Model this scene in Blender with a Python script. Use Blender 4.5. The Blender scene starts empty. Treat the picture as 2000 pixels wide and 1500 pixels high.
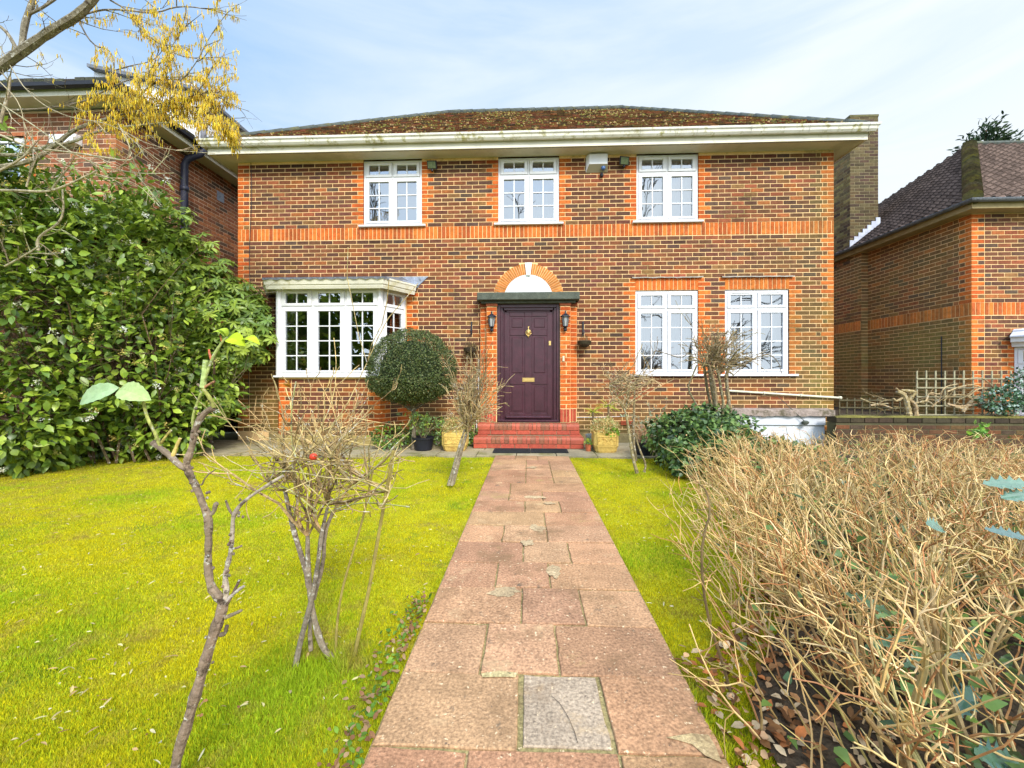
import bpy, math, random
import numpy as np
from mathutils import Vector, Matrix, noise as mnoise
random.seed(7); RNG = np.random.default_rng(7)
sc = bpy.context.scene; COL = sc.collection
# ---------------------------------------------------------------- camera, world, sun, exposure
F = 800.0; TH = math.atan(0.04); EYE = 1.13; HORIZ = 741.0
cd = bpy.data.cameras.new('camera'); cam = bpy.data.objects.new('camera', cd); COL.objects.link(cam)
cam.location = (0, 0, EYE); cam.rotation_euler = (math.radians(90), 0, TH)
cd.sensor_width = 36; cd.lens = 36 * F / 2000; cd.shift_y = -(750 - HORIZ) / 2000; cd.clip_start = 0.02; cd.clip_end = 3000
sc.camera = cam
SUN_EL, SUN_AZ = math.radians(40), math.radians(158)      # azimuth clockwise from +Y
w = bpy.data.worlds.new("World"); sc.world = w; w.use_nodes = True
nt = w.node_tree; nt.nodes.clear()
def N(tree, t, **kw):
    n = tree.nodes.new(t)
    for k, v in kw.items():
        if k.startswith('i_'):
            key = k[2:]; key = int(key) if key.isdigit() else key.replace('_', ' ')
            n.inputs[key].default_value = v
        else: setattr(n, k, v)
    return n
L = lambda tree, a, b: tree.links.new(a, b)
sky = N(nt, 'ShaderNodeTexSky', sky_type='NISHITA', sun_disc=False, sun_elevation=SUN_EL, sun_rotation=SUN_AZ, air_density=1.0, dust_density=0.9, ozone_density=1.6)
tc = N(nt, 'ShaderNodeTexCoord'); mp = N(nt, 'ShaderNodeMapping'); mp.inputs['Scale'].default_value = (0.7, 0.9, 5.5); mp.inputs['Rotation'].default_value = (0.0, 0.13, 0.0)
L(nt, tc.outputs['Generated'], mp.inputs[0])
cn = N(nt, 'ShaderNodeTexNoise'); cn.inputs['Scale'].default_value = 1.6; cn.inputs['Detail'].default_value = 7; cn.inputs['Roughness'].default_value = .55; cn.inputs['Distortion'].default_value = .5
L(nt, mp.outputs[0], cn.inputs[0])
cr = N(nt, 'ShaderNodeValToRGB'); cr.color_ramp.elements[0].position = .42; cr.color_ramp.elements[1].position = .74; L(nt, cn.outputs[0], cr.inputs[0])
sx = N(nt, 'ShaderNodeSeparateXYZ'); L(nt, tc.outputs['Generated'], sx.inputs[0])
hx = N(nt, 'ShaderNodeMapRange'); hx.inputs[1].default_value = -.75; hx.inputs[2].default_value = .85; hx.inputs[3].default_value = .0; hx.inputs[4].default_value = .82; L(nt, sx.outputs[0], hx.inputs[0])
hz = N(nt, 'ShaderNodeMapRange'); hz.inputs[1].default_value = .55; hz.inputs[2].default_value = .1; hz.inputs[3].default_value = 0; hz.inputs[4].default_value = .6; L(nt, sx.outputs[2], hz.inputs[0])
a1 = N(nt, 'ShaderNodeMath', operation='ADD'); L(nt, hx.outputs[0], a1.inputs[0]); L(nt, hz.outputs[0], a1.inputs[1])
m1 = N(nt, 'ShaderNodeMath', operation='MULTIPLY_ADD', use_clamp=True); L(nt, cr.outputs[0], m1.inputs[0]); m1.inputs[1].default_value = .55; L(nt, a1.outputs[0], m1.inputs[2])
mx = N(nt, 'ShaderNodeMix', data_type='RGBA'); L(nt, m1.outputs[0], mx.inputs[0]); sb0 = N(nt, 'ShaderNodeMix', data_type='RGBA'); sb0.inputs[0].default_value = .85; L(nt, sky.outputs[0], sb0.inputs[6]); sb0.inputs[7].default_value = (1.45, 2.45, 3.9, 1); L(nt, sb0.outputs[2], mx.inputs[6]); mx.inputs[7].default_value = (3.5, 3.8, 4.05, 1)
bg = N(nt, 'ShaderNodeBackground'); bg.inputs[1].default_value = 0.15; # sky behind the camera (sun side) and overhead brightened to add fill light
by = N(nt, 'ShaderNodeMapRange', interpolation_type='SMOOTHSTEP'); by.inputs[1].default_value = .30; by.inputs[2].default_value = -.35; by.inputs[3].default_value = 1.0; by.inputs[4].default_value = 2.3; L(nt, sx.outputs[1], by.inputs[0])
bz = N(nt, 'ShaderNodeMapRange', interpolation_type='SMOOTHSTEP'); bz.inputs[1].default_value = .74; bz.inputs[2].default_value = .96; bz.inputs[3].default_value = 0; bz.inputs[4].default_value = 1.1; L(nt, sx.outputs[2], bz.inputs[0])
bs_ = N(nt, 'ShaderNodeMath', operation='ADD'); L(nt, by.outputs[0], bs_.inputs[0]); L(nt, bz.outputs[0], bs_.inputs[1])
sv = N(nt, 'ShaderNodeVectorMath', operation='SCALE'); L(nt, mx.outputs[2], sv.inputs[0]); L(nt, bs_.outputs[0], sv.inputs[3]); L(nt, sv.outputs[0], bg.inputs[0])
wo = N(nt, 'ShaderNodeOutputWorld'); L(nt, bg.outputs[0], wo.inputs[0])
sd = bpy.data.lights.new('sun', 'SUN'); sd.energy = 2.3; sd.angle = math.radians(14); sd.color = (1, .95, .86)
so = bpy.data.objects.new('sun', sd); COL.objects.link(so); so.location = (5, -8, 20)
sdir = Vector((math.sin(SUN_AZ) * math.cos(SUN_EL), math.cos(SUN_AZ) * math.cos(SUN_EL), math.sin(SUN_EL)))
so.rotation_euler = sdir.to_track_quat('Z', 'Y').to_euler()
sc.view_settings.view_transform = 'Standard'; sc.view_settings.look = 'None'; sc.view_settings.exposure = 0.86; sc.view_settings.gamma = 1
sc.render.engine = 'CYCLES'; sc.cycles.max_bounces = 6; sc.cycles.transparent_max_bounces = 12
# ---------------------------------------------------------------- helpers
def ratio(px):
    a = (px - 1000) / F; return (a - .04) / (1 + .04 * a)
def zc_of(X, Y): return -X * math.sin(TH) + Y * math.cos(TH)
def P(px, py, Y):                       # world point seen at pixel, at facade-parallel depth Y
    X = ratio(px) * Y; return Vector((X, Y, EYE - (py - HORIZ) / F * zc_of(X, Y)))
def D(px, py, zc):                      # same, at camera depth zc
    Y = zc / (math.cos(TH) - ratio(px) * math.sin(TH)); return P(px, py, Y)
def G(px, py, z=0.0):                   # ground point
    return D(px, py, (EYE - z) * F / (py - HORIZ))
def tag(o, label=None, cat=None, group=None, kind=None):
    if label: o['label'] = label
    if cat: o['category'] = cat
    if group: o['group'] = group
    if kind: o['kind'] = kind
    return o
def thing(name, label, cat, loc=(0, 0, 0), group=None):
    o = bpy.data.objects.new(name, None); COL.objects.link(o); o.location = loc; o.empty_display_size = .2
    return tag(o, label, cat, group)
def link(name, me, mats, parent=None):
    o = bpy.data.objects.new(name, me); COL.objects.link(o)
    for m in (mats if isinstance(mats, (list, tuple)) else [mats]): me.materials.append(m)
    if parent is not None:
        o.parent = parent
        # meshes are authored in world space: cancel the chain of parent locations
        t = Vector((0, 0, 0)); p = parent
        while p is not None: t += p.location; p = p.parent
        o.location = -t
    return o
class MB:
    def __init__(s): s.v = []; s.f = []; s.c = []; s.m = []
    def quad(s, a, b, c, d, col=(1, 1, 1), m=0):
        i = len(s.v); s.v += [a, b, c, d]; s.f.append((i, i + 1, i + 2, i + 3)); s.c.append(col); s.m.append(m)
    def poly(s, pts, col=(1, 1, 1), m=0):
        i = len(s.v); s.v += list(pts); s.f.append(tuple(range(i, i + len(pts)))); s.c.append(col); s.m.append(m)
    def obox(s, o, u, v, n, col=(1, 1, 1), m=0, bev=0.0):   # oriented box: o + su + tv + rn ; front face at n
        o, u, v, n = Vector(o), Vector(u), Vector(v), Vector(n)
        A = [o, o + u, o + u + v, o + v]
        if bev:
            iu = u.normalized() * bev; iv = v.normalized() * bev; nn = n - n.normalized() * bev
            Bm = [p + nn for p in A]
            T = [A[0] + iu + iv + n, A[1] - iu + iv + n, A[2] - iu - iv + n, A[3] + iu - iv + n]
            i = len(s.v); s.v += A + Bm + T
            fs = [(0, 3, 2, 1)] + [(k, (k + 1) % 4, 4 + (k + 1) % 4, 4 + k) for k in range(4)] + [(4 + k, 4 + (k + 1) % 4, 8 + (k + 1) % 4, 8 + k) for k in range(4)] + [(8, 9, 10, 11)]
        else:
            i = len(s.v); s.v += A + [p + n for p in A]
            fs = [(0, 3, 2, 1), (4, 5, 6, 7)] + [(k, (k + 1) % 4, 4 + (k + 1) % 4, 4 + k) for k in range(4)]
        if u.cross(v).dot(n) < 0: fs = [tuple(reversed(f)) for f in fs]
        for f in fs: s.f.append(tuple(i + k for k in f)); s.c.append(col); s.m.append(m)
    def box(s, x0, x1, y0, y1, z0, z1, col=(1, 1, 1), m=0, bev=0.0):
        s.obox((x0, y1, z0), (x1 - x0, 0, 0), (0, 0, z1 - z0), (0, y0 - y1, 0), col, m, bev)
    def tube(s, pts, radii, k=5, col=(1, 1, 1), m=0, cap=True, sq=1.0):
        pts = [Vector(p) for p in pts]; n = len(pts)
        if not hasattr(radii, '__len__'): radii = [radii] * n
        t0 = (pts[1] - pts[0]).normalized(); up = Vector((0, 0, 1)) if abs(t0.z) < .9 else Vector((1, 0, 0))
        a = t0.cross(up).normalized(); base = len(s.v)
        for i in range(n):
            t = (pts[min(i + 1, n - 1)] - pts[max(i - 1, 0)])
            t = t.normalized() if t.length > 1e-9 else t0
            a = (a - t * a.dot(t)); a = a.normalized() if a.length > 1e-6 else t.orthogonal().normalized()
            b = t.cross(a)
            for j in range(k):
                th = 2 * math.pi * j / k; s.v.append(pts[i] + (a * math.cos(th) + b * math.sin(th) * sq) * radii[i])
        for i in range(n - 1):
            for j in range(k):
                p = base + i * k + j; q = base + i * k + (j + 1) % k
                s.f.append((p, q, q + k, p + k)); s.c.append(col); s.m.append(m)
        if cap:
            s.f.append(tuple(base + j for j in reversed(range(k)))); s.c.append(col); s.m.append(m)
            s.f.append(tuple(base + (n - 1) * k + j for j in range(k))); s.c.append(col); s.m.append(m)
    def lathe(s, c, prof, k=20, col=(1, 1, 1), m=0, sy=1.0):   # prof: (r,z)
        base = len(s.v); c = Vector(c)
        for r, z in prof:
            for j in range(k):
                th = 2 * math.pi * j / k; s.v.append(c + Vector((r * math.cos(th), r * math.sin(th) * sy, z)))
        for i in range(len(prof) - 1):
            for j in range(k):
                p = base + i * k + j; q = base + i * k + (j + 1) % k
                s.f.append((p, q, q + k, p + k)); s.c.append(col); s.m.append(m)
        s.f.append(tuple(base + j for j in reversed(range(k)))); s.c.append(col); s.m.append(m)
        s.f.append(tuple(base + (len(prof) - 1) * k + j for j in range(k))); s.c.append(col); s.m.append(m)
    def sweep(s, path, prof, col=(1, 1, 1), m=0, closed=True):  # path 2D (x,y), outward on right hand of travel; prof (out, z)
        n = len(path); rings = []
        for i in range(n):
            p = Vector(path[i]); d0 = (p - Vector(path[i - 1])).normalized() if i > 0 else None
            d1 = (Vector(path[i + 1]) - p).normalized() if i < n - 1 else None
            if d0 is None: d0 = d1
            if d1 is None: d1 = d0
            n0 = Vector((d0.y, -d0.x)); n1 = Vector((d1.y, -d1.x)); mm = (n0 + n1).normalized(); mm = mm / max(.2, mm.dot(n0))
            rings.append([Vector((p.x + mm.x * o, p.y + mm.y * o, z)) for o, z in prof])
        base = len(s.v); k = len(prof)
        for r in rings: s.v += r
        for i in range(n - 1):
            for j in range(k if closed else k - 1):
                a = base + i * k + j; b = base + i * k + (j + 1) % k
                s.f.append((a, a + k, b + k, b)); s.c.append(col); s.m.append(m)
        if closed:
            s.f.append(tuple(base + j for j in range(k))); s.c.append(col); s.m.append(m)
            s.f.append(tuple(base + (n - 1) * k + j for j in reversed(range(k)))); s.c.append(col); s.m.append(m)
    def build(s, name, mats, parent=None, smooth=False):
        me = bpy.data.meshes.new(name); me.from_pydata([tuple(p) for p in s.v], [], s.f)
        at = me.attributes.new('Col', 'FLOAT_COLOR', 'FACE')
        c = np.ones((len(s.f), 4), np.float32); c[:, :3] = np.array([tuple(x)[:3] for x in s.c], np.float32)
        at.data.foreach_set('color', c.ravel())
        me.polygons.foreach_set('material_index', np.array(s.m, np.int32))
        if smooth: me.polygons.foreach_set('use_smooth', np.ones(len(s.f), bool))
        me.update(); return link(name, me, mats, parent)
def nunit(a): return a / np.maximum(np.linalg.norm(a, axis=1, keepdims=True), 1e-9)
LEAF = [(0, .04, 0), (.3, .42, 0), (.65, .40, -.02), (1, .02, -.10)]
def leaves(name, pos, d, nrm, ln, wd, col, mats, parent=None, prof=LEAF, fold=.18):
    """many small leaves in one mesh: spine stations with left/right points"""
    pos = np.asarray(pos, float); n = len(pos); d = nunit(np.asarray(d, float)); nrm = np.asarray(nrm, float)
    sdv = nunit(np.cross(d, nrm)); up = np.cross(sdv, d)
    ln = np.broadcast_to(ln, n)[:, None]; wd = np.broadcast_to(wd, n)[:, None]
    K = len(prof); V = np.zeros((n, K * 3, 3))
    for i, (t, wv, lift) in enumerate(prof):
        c = pos + d * ln * t + up * ln * lift
        V[:, i * 3] = c; V[:, i * 3 + 1] = c + sdv * wd * wv + up * wd * wv * fold; V[:, i * 3 + 2] = c - sdv * wd * wv + up * wd * wv * fold
    q = []
    for i in range(K - 1):
        a = i * 3; b = a + 3; q += [(a, b, b + 1, a + 1), (a, a + 2, b + 2, b)]
    q = np.array(q); FQ = (q[None] + (np.arange(n) * K * 3)[:, None, None]).reshape(-1, 4)
    return rawmesh(name, V.reshape(-1, 3), FQ, np.repeat(np.asarray(col, np.float32), len(q), axis=0), mats, parent)
def rawmesh(name, V, FQ, col, mats, parent=None):
    me = bpy.data.meshes.new(name); nf, k = FQ.shape
    me.vertices.add(len(V)); me.vertices.foreach_set('co', V.astype(np.float32).ravel())
    me.loops.add(nf * k); me.loops.foreach_set('vertex_index', FQ.astype(np.int32).ravel())
    me.polygons.add(nf); me.polygons.foreach_set('loop_start', np.arange(0, nf * k, k, dtype=np.int32)); me.polygons.foreach_set('loop_total', np.full(nf, k, np.int32))
    at = me.attributes.new('Col', 'FLOAT_COLOR', 'FACE'); c = np.ones((nf, 4), np.float32); c[:, :3] = col; at.data.foreach_set('color', c.ravel())
    me.update(calc_edges=True); me.validate(); return link(name, me, mats, parent)
# ---------------------------------------------------------------- materials
def mat(name, col=None, rough=.7, spec=.3, n1=(8, .25), n2=None, bump=(0, 30), stain=None, metal=0, trans=0, attr=False, tint=None, coat=0):
    m = bpy.data.materials.new(name); m.use_nodes = True; t = m.node_tree; b = t.nodes['Principled BSDF']
    g = N(t, 'ShaderNodeTexCoord').outputs['Object']
    if attr: src = N(t, 'ShaderNodeAttribute', attribute_name='Col').outputs['Color']
    else:
        r = N(t, 'ShaderNodeRGB'); r.outputs[0].default_value = (*col, 1); src = r.outputs[0]
    def mul(src, scale, amt, detail=5):
        no = N(t, 'ShaderNodeTexNoise'); no.inputs['Scale'].default_value = scale; no.inputs['Detail'].default_value = detail; no.inputs['Roughness'].default_value = .65; L(t, g, no.inputs[0])
        mr = N(t, 'ShaderNodeMapRange'); mr.inputs[1].default_value = .3; mr.inputs[2].default_value = .7; mr.inputs[3].default_value = 1 - amt; mr.inputs[4].default_value = 1 + amt; L(t, no.outputs[0], mr.inputs[0])
        vm = N(t, 'ShaderNodeVectorMath', operation='SCALE'); L(t, src, vm.inputs[0]); L(t, mr.outputs[0], vm.inputs[3]); return vm.outputs[0]
    if n1: src = mul(src, *n1)
    if n2: src = mul(src, *n2)
    for st in ([stain] if stain and not isinstance(stain, list) else (stain or [])):       # (color, scale, lo, hi)
        c2, scl, lo, hi = st
        no = N(t, 'ShaderNodeTexNoise'); no.inputs['Scale'].default_value = scl; no.inputs['Detail'].default_value = 6; no.inputs['Roughness'].default_value = .7; L(t, g, no.inputs[0])
        mr = N(t, 'ShaderNodeMapRange', clamp=True); mr.inputs[1].default_value = lo; mr.inputs[2].default_value = hi; L(t, no.outputs[0], mr.inputs[0])
        mxn = N(t, 'ShaderNodeMix', data_type='RGBA'); L(t, mr.outputs[0], mxn.inputs[0]); L(t, src, mxn.inputs[6]); mxn.inputs[7].default_value = (*c2, 1); src = mxn.outputs[2]
    L(t, src, b.inputs['Base Color'])
    b.inputs['Roughness'].default_value = rough; b.inputs['Specular IOR Level'].default_value = spec; b.inputs['Metallic'].default_value = metal
    if coat: b.inputs['Coat Weight'].default_value = coat; b.inputs['Coat Roughness'].default_value = .15
    if bump[0]:
        no = N(t, 'ShaderNodeTexNoise'); no.inputs['Scale'].default_value = bump[1]; no.inputs['Detail'].default_value = 6; L(t, g, no.inputs[0])
        bp = N(t, 'ShaderNodeBump'); bp.inputs['Strength'].default_value = 1; bp.inputs['Distance'].default_value = bump[0]; L(t, no.outputs[0], bp.inputs['Height']); L(t, bp.outputs[0], b.inputs['Normal'])
    if trans:
        out = t.nodes['Material Output']; tr = N(t, 'ShaderNodeBsdfTranslucent'); L(t, src, tr.inputs[0])
        ms = N(t, 'ShaderNodeMixShader'); ms.inputs[0].default_value = trans; L(t, b.outputs[0], ms.inputs[1]); L(t, tr.outputs[0], ms.inputs[2]); L(t, ms.outputs[0], out.inputs[0])
    return m
M = {}
M['brick'] = mat('brick', attr=True, rough=.85, n1=(14, .28), n2=(70, .22), bump=(.003, 120), spec=.2)
M['mortar'] = mat('mortar', (.78, .53, .26), rough=.95, n1=(2, .15), n2=(60, .15), bump=(.002, 150), stain=((.22, .19, .07), 1.3, .56, .72), spec=.1)
M['mortar_pale'] = mat('mortar_pale', (.66, .48, .33), rough=.95, n1=(3, .2), spec=.1)
M['white'] = mat('white_upvc', (.70, .70, .72), rough=.35, spec=.4, n1=(3, .05), stain=((.52, .50, .42), 2.6, .62, .82))
M['gutter'] = mat('gutter_plastic', (.72, .70, .62), rough=.4, n1=(4, .1), stain=[((.36, .33, .13), 5, .54, .64), ((.5, .46, .34), 1.2, .5, .8)])
M['soffit'] = mat('soffit', (.62, .58, .45), rough=.5, n1=(1.2, .1), stain=((.40, .36, .24), .9, .56, .75))
M['fascia'] = mat('fascia', (.66, .63, .52), rough=.5, n1=(2, .1), stain=((.45, .4, .2), 2.5, .56, .7))
M['tile'] = mat('roof_tile', attr=True, rough=.95, n1=(20, .35), n2=(90, .35), bump=(.012, 60), spec=.1, stain=((.17, .15, .035), 7, .56, .66))
M['hiptile'] = mat('hip_tile', (.075, .085, .075), rough=.95, n1=(12, .4), bump=(.01, 40), stain=((.13, .12, .04), 5, .5, .7))
M['pantile'] = mat('pantile', attr=True, rough=.9, n1=(10, .25), n2=(60, .25), bump=(.004, 80), spec=.15)
M['lead'] = mat('lead', (.27, .30, .37), rough=.5, n1=(10, .25), n2=(45, .2), bump=(.006, 30), spec=.4, stain=((.08, .09, .10), 9, .55, .65))
M['darklead'] = mat('weathered_lead', (.13, .14, .16), rough=.6, n1=(16, .4), bump=(.01, 30))
M['lintel'] = mat('lintel_stone', (.085, .095, .075), rough=.95, n1=(8, .25), n2=(60, .25), bump=(.006, 60), stain=((.16, .15, .08), 4, .58, .7))
M['render_white'] = mat('white_render', (.66, .70, .70), rough=.8, n1=(6, .06), stain=((.45, .45, .40), 5, .6, .8), bump=(.003, 50))
M['stone'] = mat('keystone', (.74, .74, .68), rough=.8, n1=(12, .1))
M['door'] = mat('door_wood', (.050, .012, .021), rough=.34, n1=(9, .3), n2=(40, .15), spec=.5)
M['brass'] = mat('brass', (.72, .50, .18), rough=.28, metal=.9, n1=None)
M['redbrick'] = mat('red_step_brick', attr=True, rough=.55, n1=(16, .18), n2=(60, .15), bump=(.002, 90), stain=((.16, .07, .04), 9, .6, .75), spec=.35)
M['black'] = mat('black_paint', (.012, .013, .02), rough=.35, n1=None, spec=.5)
M['blackplastic'] = mat('black_plastic', (.014, .015, .022), rough=.45, n1=(10, .2))
M['pipe_black'] = mat('black_pipe', (.03, .032, .055), rough=.4, n1=(4, .3))
M['rubber'] = mat('rubber_mat', (.018, .02, .022), rough=.9, n1=(60, .4), bump=(.004, 200))
M['yellowstone'] = mat('yellow_planter', (.60, .42, .115), rough=.85, n1=(16, .18), n2=(60, .15), bump=(.006, 45), stain=((.40, .20, .05), 9, .56, .7))
M['terracotta'] = mat('terracotta', (.42, .12, .05), rough=.8)
M['galv'] = mat('galvanised', (.30, .36, .36), rough=.5, metal=.5, n1=(12, .25))
M['slab'] = mat('slab', attr=True, rough=.9, n1=(4, .22), n2=(85, .50), bump=(.004, 90), spec=.2, stain=[((.20, .12, .06), 2.6, .52, .72), ((.52, .36, .20), 4.2, .58, .74), ((.72, .54, .34), 42, .615, .66), ((.11, .08, .06), 33, .635, .69), ((.13, .10, .07), 7, .62, .70), ((.36, .30, .10), 1.7, .60, .78)])
M['concrete'] = mat('concrete_paving', (.32, .27, .17), rough=.95, n1=(4, .2), n2=(60, .2), bump=(.003, 60), stain=[((.16, .15, .05), 2.2, .5, .66)])
M['soil'] = mat('soil', (.055, .038, .022), rough=1, n1=(12, .4), n2=(90, .4), bump=(.02, 40))
M['ground'] = mat('garden_ground', (.13, .14, .04), rough=1, n1=(.4, .3), n2=(6, .3))
M['moss'] = mat('moss_lawn', (.38, .36, .018), rough=.95, n1=(3.0, .22), n2=(110, .5), bump=(.016, 90), spec=.05, stain=[((.15, .22, .02), 2.2, .54, .66), ((.26, .19, .05), 3.5, .56, .70)])
M['blade'] = mat('grass_blade', attr=True, rough=.8, n1=None, trans=.35, spec=.1)
M['leaf'] = mat('leaf', attr=True, rough=.38, n1=(14, .2), trans=.18, spec=.45)
M['leaf_matt'] = mat('leaf_matt', attr=True, rough=.8, n1=(40, .2), trans=.25, spec=.1)
M['box_leaf'] = mat('topiary_leaf', attr=True, rough=.5, n1=(9, .25), trans=.1, spec=.35)
M['bark'] = mat('bark', attr=True, rough=.95, n1=(30, .35), n2=(9, .25), bump=(.006, 70), stain=[((.05, .035, .025), 22, .55, .66), ((.50, .48, .42), 34, .575, .64)], spec=.1)
M['twig'] = mat('twig', attr=True, rough=.8, n1=(20, .3), spec=.15)
M['wood'] = mat('weathered_wood', (.33, .30, .19), rough=.95, n1=(12, .3), bump=(.003, 60))
M['darkwood'] = mat('dark_fence_wood', (.045, .035, .022), rough=.95, n1=(8, .4))
M['curtain'] = mat('net_curtain', (.62, .62, .66), rough=.9, n1=(5, .08))
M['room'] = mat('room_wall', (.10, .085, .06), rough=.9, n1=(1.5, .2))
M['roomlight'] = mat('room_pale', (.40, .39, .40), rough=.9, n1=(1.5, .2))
M['petal'] = mat('catkin', attr=True, rough=.8, n1=(40, .15), trans=.35, spec=.05)
M['hip'] = mat('rose_hip', (.50, .045, .02), rough=.3, n1=(30, .2))
M['lampglass'] = mat('lantern_glass', (.35, .36, .36), rough=.15, n1=None, spec=.6)
M['floodglass'] = mat('floodlight_glass', (.12, .15, .08), rough=.2, n1=(30, .3), spec=.6)
M['alarm_grey'] = mat('alarm_base', (.30, .26, .17), rough=.5, n1=None)
M['blue'] = mat('blue_strobe', (.05, .12, .30), rough=.2, n1=None, spec=.6)
M['cream'] = mat('cream_board', (.36, .28, .14), rough=.8, n1=(6, .2), stain=((.16, .13, .06), 3, .55, .7))
def glassmat():
    m = bpy.data.materials.new('window_glass'); m.use_nodes = True; t = m.node_tree; t.nodes.clear()
    o = N(t, 'ShaderNodeOutputMaterial'); g = N(t, 'ShaderNodeBsdfGlossy'); g.inputs['Roughness'].default_value = .005; g.inputs[0].default_value = (.9, .95, 1, 1)
    tr = N(t, 'ShaderNodeBsdfTransparent'); tr.inputs[0].default_value = (.80, .86, .84, 1)
    fr = N(t, 'ShaderNodeFresnel'); fr.inputs[0].default_value = 3.5
    tcn = N(t, 'ShaderNodeTexCoord'); no = N(t, 'ShaderNodeTexNoise'); no.inputs['Scale'].default_value = 1.4; no.inputs['Detail'].default_value = 1; L(t, tcn.outputs['Object'], no.inputs[0])
    bp = N(t, 'ShaderNodeBump'); bp.inputs['Distance'].default_value = .012; bp.inputs['Strength'].default_value = .6; L(t, no.outputs[0], bp.inputs['Height'])
    L(t, bp.outputs[0], g.inputs['Normal'])
    ms = N(t, 'ShaderNodeMixShader'); L(t, fr.outputs[0], ms.inputs[0]); L(t, tr.outputs[0], ms.inputs[1]); L(t, g.outputs[0], ms.inputs[2]); L(t, ms.outputs[0], o.inputs[0])
    return m
M['glass'] = glassmat()
# ---------------------------------------------------------------- brickwork
def vary(c, a=.15):
    k = 1 + random.uniform(-a, a); return tuple(max(0, x * k * (1 + random.uniform(-a, a) * .35)) for x in c)
PAL = [((.068, .038, .028), 3), ((.115, .050, .027), 5), ((.180, .062, .027), 5), ((.250, .072, .030), 3.4), ((.130, .046, .032), 3), ((.20, .105, .036), 1.6), ((.33, .105, .030), 1.4), ((.055, .046, .040), 1.4)]
PW = [p[1] for p in PAL]
ORANGE = (.50, .115, .022)
PMEAN = (.150, .058, .028)
def pal(): return vary(tuple((.68 * a + .32 * b) * 1.06 for a, b in zip(random.choices(PAL, PW)[0][0], PMEAN)), .16)
def orange(): return vary(random.choice([ORANGE, ORANGE, (.56, .15, .028), (.42, .085, .018)]), .12)
H0 = .02; CO = .075; BR = .0635
def lay(mb, o, u, n, wd, z0, z1, openings=(), jl=True, jr=True, tint=None, chord=None, color=pal, qcolor=orange, phase=0., band=None, skip=None):
    """stretcher bond on plane o + s*u at height z; openings: (s0,s1,z0,z1,jambL,jambR)"""
    o = Vector(o); u = Vector(u).normalized(); n = Vector(n).normalized()
    k = math.ceil((z0 - H0) / CO - 1e-6)
    while H0 + k * CO + BR <= z1 + .02:
        zb = H0 + k * CO; zt = min(zb + BR, z1); zc = zb + BR / 2
        if band and band[0] - .005 < zc < band[1]:
            k += 1; continue
        segs = [(0., wd, jl, jr)]
        ops = [(a, b, p, q) for a, b, c, d, p, q in openings if c - .02 < zc < d]
        if chord:
            cc = chord(zc)
            if cc: ops.append((cc[0], cc[1], False, False))
        for a, b, p, q in ops:
            ns = []
            for s0, s1, l, r in segs:
                if b <= s0 or a >= s1: ns.append((s0, s1, l, r)); continue
                if a > s0 + .03: ns.append((s0, a, l, p))
                if b < s1 - .03: ns.append((b, s1, q, r))
            segs = ns
        for s0, s1, l, r in segs:
            pos = []; a, b = s0, s1; ql = .215 if k % 2 else .1025
            if l and b - a > .25: pos.append((a, a + ql, True)); a += ql + .01
            if r and b - a > .25: pos.append((b - ql, b, True)); b -= ql + .01
            off = phase + (.1125 if k % 2 else 0); i = math.floor((a - off) / .225); s = off + i * .225
            fill = []
            while s < b - .005:
                x0 = max(a, s); x1 = min(b, s + .215)
                if x1 - x0 > .004: fill.append([x0, x1])
                s += .225
            if fill and fill[0][0] > a + .002: fill[0][0] = a
            if fill and fill[-1][1] < b - .002: fill[-1][1] = b
            if len(fill) > 1 and fill[0][1] - fill[0][0] < .065: fill[1][0] = fill[0][0]; fill.pop(0)
            if len(fill) > 1 and fill[-1][1] - fill[-1][0] < .065: fill[-2][1] = fill[-1][1]; fill.pop()
            pos += [(f[0], f[1], False) for f in fill]
            for x0, x1, isq in pos:
                c = qcolor() if isq else color()
                p0 = o + u * x0
                if tint: c = tint(x0, zc, c, isq)
                pr = .0045 + random.uniform(-.001, .0014)
                mb.obox(Vector((p0.x, p0.y, zb)) - n * .02, u * (x1 - x0), Vector((0, 0, zt - zb)), n * (.02 + pr), c, 0, .003)
        k += 1
    if band:
        x = 0.
        while x < wd - .03:
            x1 = min(x + BR, wd); c = vary(random.choice([ORANGE, (.56, .15, .03), (.36, .085, .022)]), .12)
            if tint: c = tint(x, band[0] + .1, c, True)
            p0 = o + u * x
            mb.obox(Vector((p0.x, p0.y, band[0] + .005)) - n * .02, u * (x1 - x), Vector((0, 0, band[1] - band[0] - .01)), n * (.026 + random.uniform(-.001, .0015)), c, 0, .003)
            x += CO
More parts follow.
